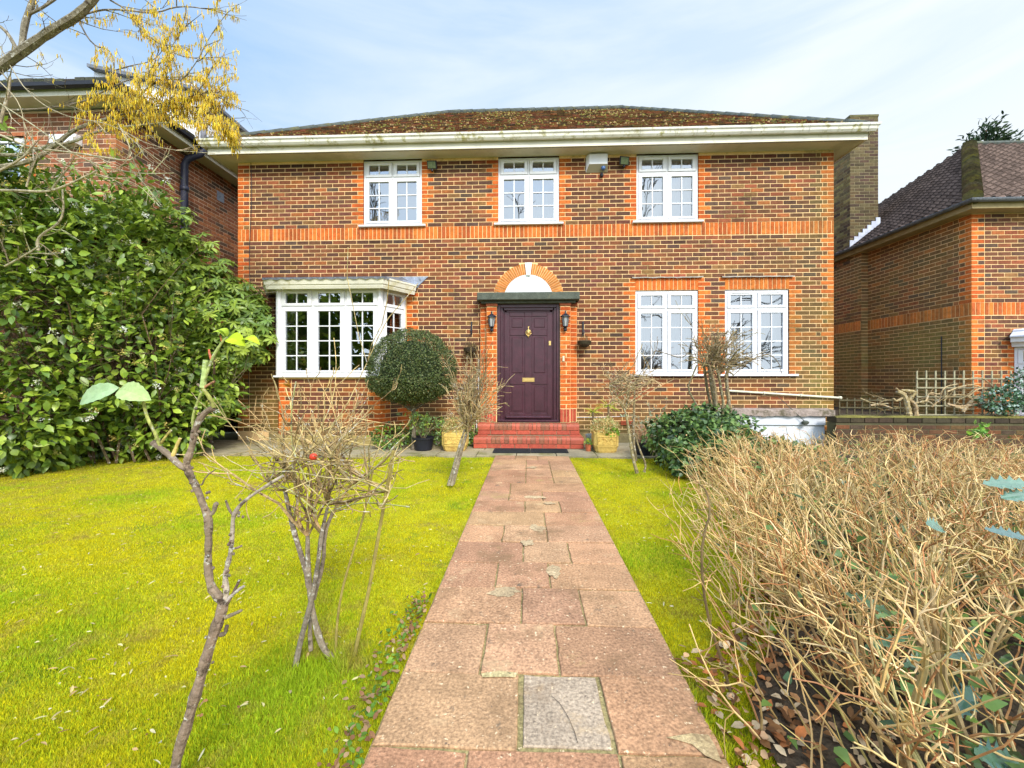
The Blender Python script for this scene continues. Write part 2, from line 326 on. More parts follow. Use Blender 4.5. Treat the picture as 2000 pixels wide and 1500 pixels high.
def backing(mb, o, u, n, wd, z0, z1, rects, depth=.12):
    o = Vector(o); u = Vector(u).normalized(); n = Vector(n).normalized()
    xs = sorted({0., wd} | {r[0] for r in rects} | {r[1] for r in rects}); zs = sorted({z0, z1} | {r[2] for r in rects} | {r[3] for r in rects})
    xs = [x for x in xs if -1e-6 <= x <= wd + 1e-6]; zs = [z for z in zs if z0 - 1e-6 <= z <= z1 + 1e-6]
    V = lambda x, z, d=0.: Vector((o.x + u.x * x, o.y + u.y * x, z)) - n * d
    for i in range(len(xs) - 1):
        for j in range(len(zs) - 1):
            cx = (xs[i] + xs[i + 1]) / 2; cz = (zs[j] + zs[j + 1]) / 2
            if any(r[0] < cx < r[1] and r[2] < cz < r[3] for r in rects): continue
            mb.quad(V(xs[i], zs[j]), V(xs[i + 1], zs[j]), V(xs[i + 1], zs[j + 1]), V(xs[i], zs[j + 1]), (1, 1, 1), 1)
    for a, b, c, d in [r[:4] for r in rects]:
        e = depth; br = (.30, .08, .025)
        mb.quad(V(a, c), V(a, d), V(a, d, e), V(a, c, e), br, 0); mb.quad(V(b, c), V(b, c, e), V(b, d, e), V(b, d), br, 0)
        mb.quad(V(a, d), V(b, d), V(b, d, e), V(a, d, e), br, 0); mb.quad(V(a, c), V(a, c, e), V(b, c, e), V(b, c), br, 0)
def window(parent, o, u, n, wd, ht, ncol, rows, topglass=.165, parts=True, jamb=.10, mid=.15, bot=.085, top=.085, trans=.14, sill=None, label=None, vent=()):
    """o bottom-left corner on the outer frame face; u to the right, n outward"""
    o = Vector(o); u = Vector(u).normalized(); n = Vector(n).normalized(); Z = Vector((0, 0, 1))
    fr = MB()
    def bx(x0, x1, z0, z1, y0, y1, b=.004): fr.obox(o + u * x0 + Z * z0 + n * y0, u * (x1 - x0), Z * (z1 - z0), n * (y1 - y0), (1, 1, 1), 0, b)
    gw = (wd - 2 * jamb - (ncol - 1) * mid) / ncol; gh = ht - bot - top - topglass - trans
    f = .042
    bx(0, f, 0, ht, -.07, 0); bx(wd - f, wd, 0, ht, -.07, 0); bx(f, wd - f, 0, f, -.07, 0); bx(f, wd - f, ht - f, ht, -.07, 0)
    ztr = bot + gh + trans / 2
    bx(f, wd - f, ztr - .018, ztr + .018, -.07, -.001)
    gl = MB(); bars = MB()
    for c in range(ncol):
        g0 = jamb + c * (gw + mid); g1 = g0 + gw
        if c: bx(g0 - mid / 2 - .016, g0 - mid / 2 + .016, f, ztr - .018, -.07, -.002); bx(g0 - mid / 2 - .016, g0 - mid / 2 + .016, ztr + .018, ht - f, -.07, -.002)
        lo = f if c == 0 else g0 - mid / 2 + .016; hi = wd - f if c == ncol - 1 else g1 + mid / 2 - .016
        for (z0, z1, q0, q1, nr) in ((f, ztr - .018, bot, bot + gh, rows), (ztr + .018, ht - f, ht - top - topglass, ht - top, 1)):
            e = .003
            bx(lo + e, g0, z0 + e, z1 - e, -.05, .014); bx(g1, hi - e, z0 + e, z1 - e, -.05, .014); bx(g0, g1, z0 + e, q0, -.05, .014); bx(g0, g1, q1, z1 - e, -.05, .014)
            gl.quad(o + u * g0 + Z * q0 - n * .016, o + u * g1 + Z * q0 - n * .016, o + u * g1 + Z * q1 - n * .016, o + u * g0 + Z * q1 - n * .016)
            def bar(x0, x1, z0, z1, y): bars.obox(o + u * x0 + Z * z0 - n * y, u * (x1 - x0), Z * (z1 - z0), n * .010, (1, 1, 1))
            gm = (g0 + g1) / 2; bar(gm - .009, gm + .009, q0, q1, .0125)
            for r in range(1, nr):
                zz = q0 + (q1 - q0) * r / nr; bar(g0, gm - .0092, zz - .009, zz + .009, .0125); bar(gm + .0092, g1, zz - .009, zz + .009, .0125)
    for c in vent:
        g0 = jamb + c * (gw + mid); bx(g0 + .03, g0 + gw - .05, ht - f - .012, ht - f + .004, .0141, .026)
    wo = fr.build('window', M['white'], parent)
    if label: wo['label'] = label
    gl.build('pane', M['glass'], wo); bars.build('glazing_bars', M['white'], wo)
    if sill:
        s = MB(); s.obox(o + u * (-sill[0]) + Z * (-.038) - n * .02, u * (wd + 2 * sill[0]), Z * .036, n * (.02 + sill[1]), (1, 1, 1), 0, .006); s.build('sill', M['white'], wo)
    return wo
YW = 7.414; XL, XR = -5.40, 5.357; ZS = 5.16
BAND = (3.695, 3.92)
# ================================================================ ground, lawn, path
gp = MB(); gp.quad((-400, -400, -.06), (400, -400, -.06), (400, 400, -.06), (-400, 400, -.06))
tag(gp.build('ground', M['ground']), kind='structure')
def ribbon_noise(x, y, s=1.0): return mnoise.noise(Vector((x * s, y * s, 3.1)))
PXL, PXR = -.49, .595
def lawn_sheet(name, x0, x1, y0, y1):
    nx = int((x1 - x0) / .08) + 1; ny = int((y1 - y0) / .08) + 1
    xs = np.linspace(x0, x1, nx); ys = np.linspace(y0, y1, ny); V = []
    for y in ys:
        for x in xs:
            e = min(x - x0, x1 - x, .12) / .12
            V.append((x, y, -.030 + .03 * mnoise.noise(Vector((x * .9, y * .9, 0))) * e + .012 * mnoise.noise(Vector((x * 4, y * 4, 5))) * e))
    V = np.array(V); a = (np.arange(ny - 1)[:, None] * nx + np.arange(nx - 1)[None]).ravel()
    o = rawmesh(name, V, np.stack([a, a + 1, a + 1 + nx, a + nx], 1), np.ones((len(a), 3)), M['moss'])
    o.data.polygons.foreach_set('use_smooth', np.ones(len(a), bool)); tag(o, kind='structure'); return o
lawn_sheet('lawn', -9.0, PXL + .01, .25, 6.06); lawn_sheet('lawn', PXR - .01, 2.6, .25, 6.04)
sb = MB()
SX = lambda y: float(np.interp(y, [.2, 1.4, 1.8, 2.4, 3.4, 4.5, 6.5], [.66, .76, 1.04, 1.50, 2.1, 2.45, 2.6]))
for i in range(40):
    y0 = .2 + i * .16; y1 = y0 + .16
    a = SX(y0) + .1 * ribbon_noise(1, y0, 2.2) ; b = SX(y1) + .1 * ribbon_noise(1, y1, 2.2)
    sb.quad((a, y0, .002), (7, y0, .002), (7, y1, .002), (b, y1, .002))
tag(sb.build('soil_bed', M['soil']), kind='structure')
pb = MB(); REDS = [(.41, .232, .125), (.385, .205, .115), (.42, .245, .135), (.365, .20, .115), (.40, .235, .120)]
pb.box(PXL, PXR, .6, 6.06, -.055, -.008, (.26, .21, .09))
rows = [.62, .935, 1.249, 1.572, 1.895, 2.22, 2.53]
while rows[-1] < 5.9: rows.append(rows[-1] + .322)
rows[-1] = 6.06
for i in range(len(rows) - 1):
    y0, y1 = rows[i], rows[i + 1]
    wds = [.305, .457, .305] if i == 1 else ([.457, .300, .328] if i % 2 == 0 else [.305, .305, .475])
    if i > 6: wds = random.choice([[.305, .32, .46], [.46, .31, .315], [.62, .465], [.30, .785]])
    x = PXL
    for j, wv in enumerate(wds):
        e = .0045; c = vary(random.choice(REDS), .07)
        if i == 2 and j == 1: c = (.36, .275, .195); 
        sk = random.uniform(-.009, .009); h = random.uniform(-.002, .004)
        if i == 2 and j == 1: h = -.001
        x1 = PXR if j == len(wds) - 1 else x + wv
        a0, a1, b0, b1 = x + e, x1 - e, y0 + e, y1 - e
        if i == 2 and j == 1: a0 += .012; a1 -= .008; b0 += .012
        # slab with worn, slightly irregular edge
        ring = []
        pts = [(a0, b0), (a1, b0 + sk), (a1, b1 + sk), (a0, b1)]
        for q in range(4):
            p, r = pts[q], pts[(q + 1) % 4]
            for s in range(6):
                t = s / 6; xx = p[0] + (r[0] - p[0]) * t; yy = p[1] + (r[1] - p[1]) * t
                ring.append((xx + .005 * ribbon_noise(xx + i, yy, 14) + .004 * ribbon_noise(xx + i, yy, 45), yy + .007 * ribbon_noise(xx, yy + 9, 14) + .004 * ribbon_noise(xx, yy, 50)))
        cx = (a0 + a1) / 2; cy = (b0 + b1) / 2
        lo = [Vector((p[0], p[1], -.016)) for p in ring]; mi = [Vector((p[0], p[1], -.004 + h)) for p in ring]
        hi = [Vector((p[0] + (cx - p[0]) * .018, p[1] + (cy - p[1]) * .022, h)) for p in ring]
        k = len(ring)
        for q in range(k):
            r = (q + 1) % k; pb.quad(lo[q], lo[r], mi[r], mi[q], c); pb.quad(mi[q], mi[r], hi[r], hi[q], c)
        pb.poly(hi, c)
        x = x1
# cement patches worn into the slabs
def patch(px, py, rx, ry, c):
    g = G(px, py); pts = []
    for q in range(18):
        t = q / 18 * 2 * math.pi; rr = 1 + .8 * ribbon_noise(math.cos(t) + px, math.sin(t) + py, 1.7)
        pts.append((g.x + math.cos(t) * rx * rr, g.y + math.sin(t) * ry * rr, .0062))
    pb.poly(pts, c)
for px, py, rx, ry in ((990, 1158, .075, .05), (1083, 1118, .035, .075), (1045, 972, .10, .05), (1072, 984, .05, .035), (1050, 1033, .06, .06), (1030, 1062, .045, .05), (1040, 913, .06, .07)):
    patch(px, py, rx, ry, (.42, .31, .18))
# hairline crack in the grey slab, sandy mortar fill at the near right corner
q = [G(x, y) for x, y in ((1075, 1360), (1092, 1375), (1103, 1392), (1112, 1408), (1122, 1432), (1128, 1454))]
for a_, b_ in zip(q, q[1:]): pb.quad((a_.x - .0012, a_.y, .0052), (a_.x + .0012, a_.y, .0052), (b_.x + .0012, b_.y, .0052), (b_.x - .0012, b_.y, .0052), (.05, .04, .03))
pb.poly([(g_.x, g_.y, .0064) for g_ in [G(x, y) for x, y in ((1300, 1444), (1350, 1436), (1384, 1439), (1398, 1462), (1410, 1494), (1378, 1480), (1352, 1458), (1322, 1449))]], (.44, .33, .17))
pb.poly([(g_.x, g_.y, .0064) for g_ in [G(x, y) for x, y in ((940, 1318), (975, 1313), (1012, 1317), (1006, 1326), (985, 1325), (942, 1326))]], (.42, .34, .17))
pth = pb.build('path', M['slab']); tag(pth, kind='structure')
ps = MB(); x = -9.5
ROWS2 = [(6.07, 6.52), (6.52, 7.0), (7.0, 7.44)]
for y0, y1 in ROWS2:
    x = -5.9 + random.uniform(0, .4)
    while x < 2.7:
        x1 = min(x + .6, 2.75); c = vary((1, 1, 1), .1)
        ps.box(x + .005, x1 - .005, y0 + .005, y1 - .005, -.05, random.uniform(-.002, .002), c, 0, .004) if False else ps.obox((x + .005, y0 + .005, -.05), (x1 - x - .01, 0, 0), (0, y1 - y0 - .01, 0), (0, 0, .05 + random.uniform(-.003, .003)), c, 0, .004)
        x = x1
tag(ps.build('paving_strip', M['concrete']), kind='structure')
# ================================================================ main house
house = thing('brick_house', 'detached brick house in the middle with orange brick band, white windows and purple door', 'house', (0, YW, 0))
W = lambda X: X - XL
wmb = MB()
UW = [(-3.028, -1.945), (-.547, .554), (1.933, 3.022)]; GW = [(1.914, 3.02), (3.486, 4.593)]
ops = [(W(a), W(b), 3.945, 5.2, True, True) for a, b in UW] + [(W(a), W(b), 1.20, 2.945, True, True) for a, b in GW]
ops += [(W(-4.62), W(-2.225), 0, 2.93, False, True), (W(-.80), W(.80), 0, 2.62, False, False)]
AC = 2.585; AR = .64
def chord(z):
    if z < 2.62 or z > AC + AR: return None
    h = math.sqrt(max(0, AR * AR - (z - AC) ** 2)); return (W(-h), W(h)) if h > .03 else None
def mtint(s, z, c, q):
    X = s + XL; g = 0
    g = max(0, min(1, (X - 3.2) / 2.0)) * max(0, min(1, (4.6 - z) / 2.5)) * .75
    g = max(g, max(0, min(1, (1.0 - z) / .9)) * .55)
    if X < -4.6: g = max(g, max(0, min(1, (2.4 - z) / 1.8)) * .75)
    if X > 4.9: g = max(g, .45)
    g *= max(0, min(1.25, .75 + .9 * mnoise.noise(Vector((X * 1.3, z * 1.6, 2)))))
    g = min(.85, g); m = (.17, .135, .035); c = tuple(a * (1 - g) + b * g for a, b in zip(c, m))
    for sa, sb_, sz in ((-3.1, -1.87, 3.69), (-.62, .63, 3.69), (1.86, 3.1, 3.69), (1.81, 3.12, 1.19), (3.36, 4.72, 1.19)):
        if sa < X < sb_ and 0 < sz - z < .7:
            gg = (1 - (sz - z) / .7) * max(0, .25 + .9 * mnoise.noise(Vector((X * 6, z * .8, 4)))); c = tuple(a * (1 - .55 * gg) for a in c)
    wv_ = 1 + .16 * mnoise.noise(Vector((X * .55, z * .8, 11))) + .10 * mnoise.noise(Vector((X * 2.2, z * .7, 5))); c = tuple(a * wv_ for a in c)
    dk = .72 if z > 5.0 else 1                    # soffit shadow painted into the top courses under the eaves
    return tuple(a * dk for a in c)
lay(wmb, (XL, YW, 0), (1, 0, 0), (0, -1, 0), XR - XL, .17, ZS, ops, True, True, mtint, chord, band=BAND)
rects = [(W(a), W(b), 3.93, 5.16) for a, b in UW] + [(W(a), W(b), 1.195, 2.72) for a, b in GW] + [(W(-4.58), W(-2.26), 0., 2.85), (W(-.56), W(.56), 0., 2.5)]
backing(wmb, (XL, YW, 0), (1, 0, 0), (0, -1, 0), XR - XL, 0, ZS, rects)
for a, b in GW:      # soldier lintels over ground floor windows
    x = a
    while x < b - .02:
        x1 = min(x + BR, b); wmb.box(x, x1, YW - .007 + random.uniform(-.001, .001), YW + .02, 2.728, 2.938, mtint(W(x), 2.8, orange(), 1), 0, .003); x += CO
# plinth render
wmb.box(-4.8, 2.6, YW - .02, YW - .001, -.05, .165, (.20, .16, .075))
# rough side walls
for xx, s in ((XL, -1), (XR, 1)):
    lay(wmb, (xx, YW if s > 0 else YW + 6.3, 0), (0, s, 0), (s, 0, 0), 6.3, .17, ZS, (), True, True, None, color=pal) if s > 0 else lay(wmb, (xx, YW + 6.3, 0), (0, -1, 0), (-1, 0, 0), 6.3, .17, ZS, ())
    wmb.quad((xx, YW, 0), (xx, YW + 6.3, 0), (xx, YW + 6.3, ZS), (xx, YW, ZS), (1, 1, 1), 1)
wmb.quad((XL, YW + 6.3, 0), (XR, YW + 6.3, 0), (XR, YW + 6.3, ZS), (XL, YW + 6.3, ZS), (1, 1, 1), 1)
wall = wmb.build('wall', [M['brick'], M['mortar']], house)
# windows
for i, (a, b) in enumerate(UW):
    window(house, (a, YW + .018, 3.955), (1, 0, 0), (0, -1, 0), b - a, 1.19, 2, 3, sill=(.075, .075), vent=(0,), label='upper %s window with two casements' % ('left', 'middle', 'right')[i])
for i, (a, b) in enumerate(GW):
    window(house, (a, YW + .018, 1.225), (1, 0, 0), (0, -1, 0), b - a, 1.488, 2, 4, topglass=.18, sill=(.13 if i else .10, .085), vent=(0, 1) if i else (), label=('ground floor window nearer the door', 'ground floor window nearer the house corner')[i])
    ld = MB(); pts = []
    for k in range(25):
        x = a - .07 + (b - a + .14) * k / 24; pts.append((x, 2.948 + .012 * mnoise.noise(Vector((x * 7, i, 0)))))
    for k in range(24):
        (x0, z0), (x1, z1) = pts[k], pts[k + 1]
        ld.quad((x0, YW - .006, z0 + .012), (x1, YW - .006, z1 + .012), (x1, YW - .055, z1), (x0, YW - .055, z0)); ld.quad((x0, YW - .055, z0), (x1, YW - .055, z1), (x1, YW - .05, z1 - .016), (x0, YW - .05, z0 - .016))
    ld.build('lead_flashing', mat('pale_lead', (.5, .47, .42), rough=.6) if i == 0 else bpy.data.materials['pale_lead'], house)
# rooms behind the glass
def room(x0, x1, z0, z1, y, dep, m, name='room_interior'):
    r = MB(); A = lambda x, d, z: Vector((x, y + d, z))
    r.quad(A(x0, dep, z0), A(x1, dep, z0), A(x1, dep, z1), A(x0, dep, z1)); r.quad(A(x0, 0, z0), A(x0, dep, z0), A(x0, dep, z1), A(x0, 0, z1)); r.quad(A(x1, 0, z0), A(x1, 0, z1), A(x1, dep, z1), A(x1, dep, z0))
    r.quad(A(x0, 0, z1), A(x0, dep, z1), A(x1, dep, z1), A(x1, 0, z1)); r.quad(A(x0, 0, z0), A(x1, 0, z0), A(x1, dep, z0), A(x0, dep, z0)); return r.build(name, m, house)
def curtain(x0, x1, z0, z1, y, m=None):
    c = MB(); n = int((x1 - x0) / .02); 
    for k in range(n):
        xa = x0 + (x1 - x0) * k / n; xb = x0 + (x1 - x0) * (k + 1) / n; fa = .018 * math.sin(xa * 60 + 2 * math.sin(xa * 9)); fb = .018 * math.sin(xb * 60 + 2 * math.sin(xb * 9))
        c.quad((xa, y + fa, z0), (xb, y + fb, z0), (xb, y + fb, z1), (xa, y + fa, z1))
    return c.build('curtain', m or M['curtain'], house, True)
for i, (a, b) in enumerate(UW):
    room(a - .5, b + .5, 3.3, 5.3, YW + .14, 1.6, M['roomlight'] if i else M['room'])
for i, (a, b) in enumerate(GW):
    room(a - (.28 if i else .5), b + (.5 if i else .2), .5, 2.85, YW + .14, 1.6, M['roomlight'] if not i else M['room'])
curtain(.02, .56, 3.9, 5.15, YW + .17); curtain(1.93, 3.03, 3.9, 5.15, YW + .17); curtain(1.9, 3.03, 1.1, 2.75, YW + .17); curtain(-3.04, -2.85, 3.9, 5.15, YW + .17)
curtain(4.1, 4.62, 1.1, 2.75, YW + .17); curtain(3.47, 3.75, 1.1, 2.75, YW + .17)
room(-4.9, -1.9, .3, 2.75, YW + .13, 3.0, M['room']); curtain(-4.28, -4.12, 1.15, 2.65, YW - .30, mat('dull_curtain', (.13, .12, .07), rough=.9))
vs = MB(); vs.lathe((-3.0, YW - .25, 1.2), [(.03, 0), (.07, .06), (.085, .14), (.05, .22), (.03, .26), (.045, .30)], 16); vs.build('vase', mat('orange_vase', (.45, .14, .03), rough=.3), house, True)
# ---- bay window
YB = 6.92; BL, BRt = -4.31, -2.54; BLw, BRw = -4.63, -2.217
bm_ = MB(); ul = (Vector((BL, YB, 0)) - Vector((BLw, YW, 0))); ur = (Vector((BRw, YW, 0)) - Vector((BRt, YB, 0)))
lay(bm_, (BL, YB, 0), (1, 0, 0), (0, -1, 0), BRt - BL, .17, 1.165, tint=lambda s, z, c, q: mtint(W(-4.4), max(z, .1), c, q) if z < .4 else c)
bm_.quad((BL, YB, 0), (BRt, YB, 0), (BRt, YB, 1.17), (BL, YB, 1.17), (1, 1, 1), 1)
for o_, u_ in ((Vector((BLw, YW, 0)), ul), (Vector((BRt, YB, 0)), ur)):
    n_ = Vector((u_.y, -u_.x, 0)).normalized(); lay(bm_, o_, u_, n_, u_.length, .17, 1.165)
    e_ = o_ + u_; bm_.quad(o_, e_, e_ + Vector((0, 0, 1.17)), o_ + Vector((0, 0, 1.17)), (1, 1, 1), 1)
bm_.box(BL - .02, BRt + .02, YB - .03, YB, 0, .165, (.33, .25, .09))
bayb = bm_.build('bay_base', [M['brick'], M['mortar']], house)
window(house, (BL, YB, 1.20), (1, 0, 0), (0, -1, 0), BRt - BL, 1.5, 3, 4, topglass=.17, mid=.19, jamb=.115, label='front face of the white bay window')
for o_, u_, s in ((Vector((BLw, YW, 0)), ul, 0), (Vector((BRt, YB, 0)), ur, 1)):
    n_ = Vector((u_.y, -u_.x, 0)).normalized(); q = u_.normalized()
    window(house, o_ + q * .035 + Vector((0, 0, 1.20)), q, n_, u_.length - .07, 1.5, 1, 4, topglass=.17, jamb=.10, label='angled side of the white bay window')
cp = MB()
for X in (BL, BRt):
    cp = MB(); cp.tube([(X, YB + .005, 1.2), (X, YB + .005, 2.7)], .05, 8); cp.build('corner_post', M['white'], house)
bs = MB(); bs.sweep([(BLw - .02, YW), (BL - .02, YB), (BRt + .02, YB), (BRw + .02, YW)], [(-.04, 1.165), (.07, 1.165), (.075, 1.18), (.07, 1.197), (-.04, 1.2)]); bs.build('bay_sill', M['white'], house)
bf = MB(); bpth = [(BLw - .02, YW), (BL - .02, YB), (BRt + .02, YB), (BRw + .02, YW)]
bf.sweep(bpth, [(-.02, 2.70), (.14, 2.70), (.14, 2.66), (.17, 2.655), (.185, 2.70), (.185, 2.715), (.20, 2.725), (.215, 2.79), (.225, 2.80), (.225, 2.83), (-.02, 2.83)]); bf.build('bay_fascia', M['fascia'], house)
rf = MB(); e = .235
def offp(o):    # offset polyline
    out = []
    pts = [Vector(p) for p in bpth]
    for i, p in enumerate(pts):
        d0 = (p - pts[i - 1]).normalized() if i else None; d1 = (pts[i + 1] - p).normalized() if i < 3 else None
        d0 = d0 or d1; d1 = d1 or d0; a = Vector((d0.y, -d0.x)); b = Vector((d1.y, -d1.x)); mm = (a + b).normalized(); mm /= mm.dot(a); out.append(p + mm * o)
    return out
E = offp(e); ztop = 3.0
EW = [Vector((E[0].x, E[0].y, 2.835)), Vector((E[1].x, E[1].y, 2.835)), Vector((E[2].x, E[2].y, 2.835)), Vector((E[3].x, E[3].y, 2.835))]
EW[0].y = EW[3].y = YW - .008; TL = Vector((-4.55, YW - .008, ztop)); TR = Vector((-2.30, YW - .008, ztop))
rf.poly([EW[1], EW[2], TR, TL]); rf.poly([EW[2], EW[3], Vector((-1.83, YW - .01, ztop)), TR]); rf.poly([EW[0], EW[1], TL])
for i in range(3):
    n_ = 40
    for k in range(n_):          # crimped lead edge turned over the fascia
        a = EW[i].lerp(EW[i + 1], k / n_); b = EW[i].lerp(EW[i + 1], (k + 1) / n_); f0 = .035 + .012 * math.sin(k * 1.7); f1 = .035 + .012 * math.sin((k + 1) * 1.7)
        rf.quad(a, b, b - Vector((0, 0, f1)), a - Vector((0, 0, f0)))
bayroof = rf.build('bay_roof', M['darklead'], house)
fl = MB(); fl.poly([EW[3] + Vector((0.0, -.006, .01)), Vector((-1.82, YW - .022, ztop + .006)), Vector((-2.35, YW - .022, ztop + .006)), Vector((-2.33, YW - .10, 2.965)), EW[2].lerp(EW[3], .55) + Vector((0, 0, .008))]); fl.build('bay_flashing', M['lead'], house)
# ---- door surround
pil = None
for s in (-1, 1):
    pm = MB()
    for (xa, xb, yf) in ((.56, .74, YW - .16), (.74, .86, YW - .075)):
        x0, x1 = (xa, xb) if s > 0 else (-xb, -xa)
        pm.box(x0, x1, yf, YW + .02, .37, 2.50, (1, 1, 1), 1)
        k = 0; z = .62
        while z < 2.40:
            wds = [(x0, x0 + .1025), (x0 + .1125, x1)] if (k % 2 == 0 and x1 - x0 > .15) else [(x0, x1)]
            for a, b in wds: pm.box(a + .003, b - .003, yf - .006, yf + .03, z, z + BR, orange(), 0, .003)
            if s > 0: pm.obox((x1, yf + .004, z), (0, .07, 0), (0, 0, BR), (.006, 0, 0), orange(), 0)
            else: pm.obox((x0, yf + .004, z), (0, .07, 0), (0, 0, BR), (-.006, 0, 0), orange(), 0)
            z += CO; k += 1
        pm.box(x0 - .012, x1 + .012, yf - .02, YW, 2.43, 2.50, (.22, .06, .025), 0, .004)
        x = x0
        while x < x1 - .02:
            pm.box(x, min(x + .05, x1), yf - .010, yf + .03, .38, .605, vary((.40, .075, .04), .12), 0, .004); x += .058
    pm.build('pilaster', [M['brick'], M['mortar']], house)
lt = MB(); lt.box(-.90, .89, YW - .27, YW + .01, 2.52, 2.655, (1, 1, 1), 0, .012); lt.box(-.84, .83, YW - .19, YW, 2.475, 2.52, (1, 1, 1), 0, .008); lt.build('lintel', M['lintel'], house)
ar = MB(); Z1 = 2.63
n = 40; RI = .44
a0 = math.asin((Z1 - AC) / AR)
for k in range(n):
    t0 = a0 + (math.pi - 2 * a0) * k / n + .010; t1 = a0 + (math.pi - 2 * a0) * (k + 1) / n - .012
    if abs((t0 + t1) / 2 - math.pi / 2) < .085: continue
    c = vary((.52, .19, .045), .12); p = [(math.cos(t) * r, AC + math.sin(t) * r) for t, r in ((t0, RI), (t0, AR - .004), (t1, AR - .004), (t1, RI))]
    fr_ = [Vector((x, YW - .012, z)) for x, z in p]; bk = [Vector((x, YW + .02, z)) for x, z in p]
    ar.poly(list(reversed(fr_)), c, 0)
    for q in range(4): ar.quad(fr_[q], fr_[(q + 1) % 4], bk[(q + 1) % 4], bk[q], c, 0)
pts = [Vector((math.cos(t) * AR, YW - .003, AC + math.sin(t) * AR)) for t in [math.pi * k / 40 for k in range(41)]]
ar.poly(pts, (1, 1, 1), 1)
arch = ar.build('arch', [M['brick'], M['mortar']], house)
ty = MB(); p2 = [Vector((math.cos(math.pi * k / 40) * RI, YW - .008, AC + math.sin(math.pi * k / 40) * RI)) for k in range(41)]; ty.poly(list(reversed(p2))); ty.build('tympanum', M['render_white'], arch)
ks = MB(); 
fr_ = [Vector((x, YW - .035, z)) for x, z in ((-.035, 3.005), (.035, 3.005), (.066, 3.235), (-.066, 3.235))]; bk = [v + Vector((0, .04, 0)) for v in fr_]
ks.poly(fr_); [ks.quad(fr_[q], bk[q], bk[(q + 1) % 4], fr_[(q + 1) % 4]) for q in range(4)]; ks.build('keystone', M['stone'], arch)
# door frame and door
DZ = .375; fm = MB(); YD = YW - .10
for s in (-1, 1):
    for xa, xb, yy in ((.50, .56, YD), (.455, .50, YD + .03), (.43, .455, YD + .055)):
        x0, x1 = (xa, xb) if s > 0 else (-xb, -xa); fm.box(x0, x1, yy, YW + .05, DZ, 2.475 - (.56 - xb), (1, 1, 1), 0, .004)
for za, zb, yy, xx in ((2.415, 2.475, YD, .56), (2.37, 2.415, YD + .03, .50), (2.345, 2.37, YD + .055, .455)): fm.box(-xx + .06, xx - .06, yy + .001, YW + .05, za, zb, (1, 1, 1), 0, .004)
fm.box(-.55, .55, YD - .03, YW, DZ, DZ + .035, (1, 1, 1), 0, .006)
dframe = fm.build('door_frame', M['door'], house)
dm = MB(); YL = YW - .02; x0, x1, z0, z1 = -.43, .43, DZ + .04, 2.345
dm.box(x0, x1, YL, YL + .045, z0, z1)
def rail(a, b, c, d): dm.box(a, b, YL - .012, YL + .001, c, d, (1, 1, 1), 0, .005)
PX = [(-.335, -.065), (.065, .335)]; PZ = [(.52, 1.04), (1.21, 2.02 - .10), (2.03, 2.265)]
xs = [-.43, -.335, -.065, .065, .335, .43]
rail(-.43, -.335, z0, z1); rail(.335, .43, z0, z1); rail(-.065, .065, .52, 2.265)
for za, zb in ((z0, .52), (1.04, 1.21), (1.92, 2.03), (2.265, z1)):
    for xa, xb in PX: rail(xa, xb, za, zb)
    if za in (z0, 2.265): rail(-.065, .065, za, zb)
for xa, xb in PX:
    for za, zb in PZ:
        dm.box(xa + .035, xb - .035, YL - .010, YL + .001, za + .035, zb - .035, (1, 1, 1), 0, .009)
dm.box(-.41, .41, YL - .05, YL - .012, z0 + .01, z0 + .055, (1, 1, 1), 0, .012)
door = dm.build('door', M['door'], house)
kn = MB(); kz = 2.0
kn.lathe((0, YL - .03, 1.93), [(.004, .16), (.012, .13), (.006, .11), (.022, .08), (.03, .05), (.026, .02), (.01, -.01), (.016, -.03), (.004, -.05)], 14, sy=.6)
kn.tube([(.045 * math.cos(t), YL - .04, 1.965 + .05 * math.sin(t)) for t in [math.pi * 2 * k / 16 for k in range(17)]], .0075, 8); kn.build('door_knocker', M['brass'], door, True)
lp = MB(); lp.box(-.11, .11, YL - .022, YL - .01, 1.085, 1.16, (1, 1, 1), 0, .004); lp.box(-.085, .085, YL - .028, YL - .022, 1.10, 1.145, (1, 1, 1), 0, .003); lp.build('letter_plate', M['brass'], door)
lk = MB(); lk.tube([(.385, YL - .01, 1.80), (.385, YL - .03, 1.80)], .022, 14); lk.box(.365, .405, YL - .022, YL - .011, 1.74, 1.795, (1, 1, 1), 0, .003); lk.build('door_lock', M['brass'], door)
bp_ = MB(); bp_.box(.60, .635, YW - .185, YW - .165, 1.45, 1.54, (1, 1, 1), 0, .004); bp_.build('bell_push', mat('bell_cream', (.6, .52, .36), rough=.4), house)
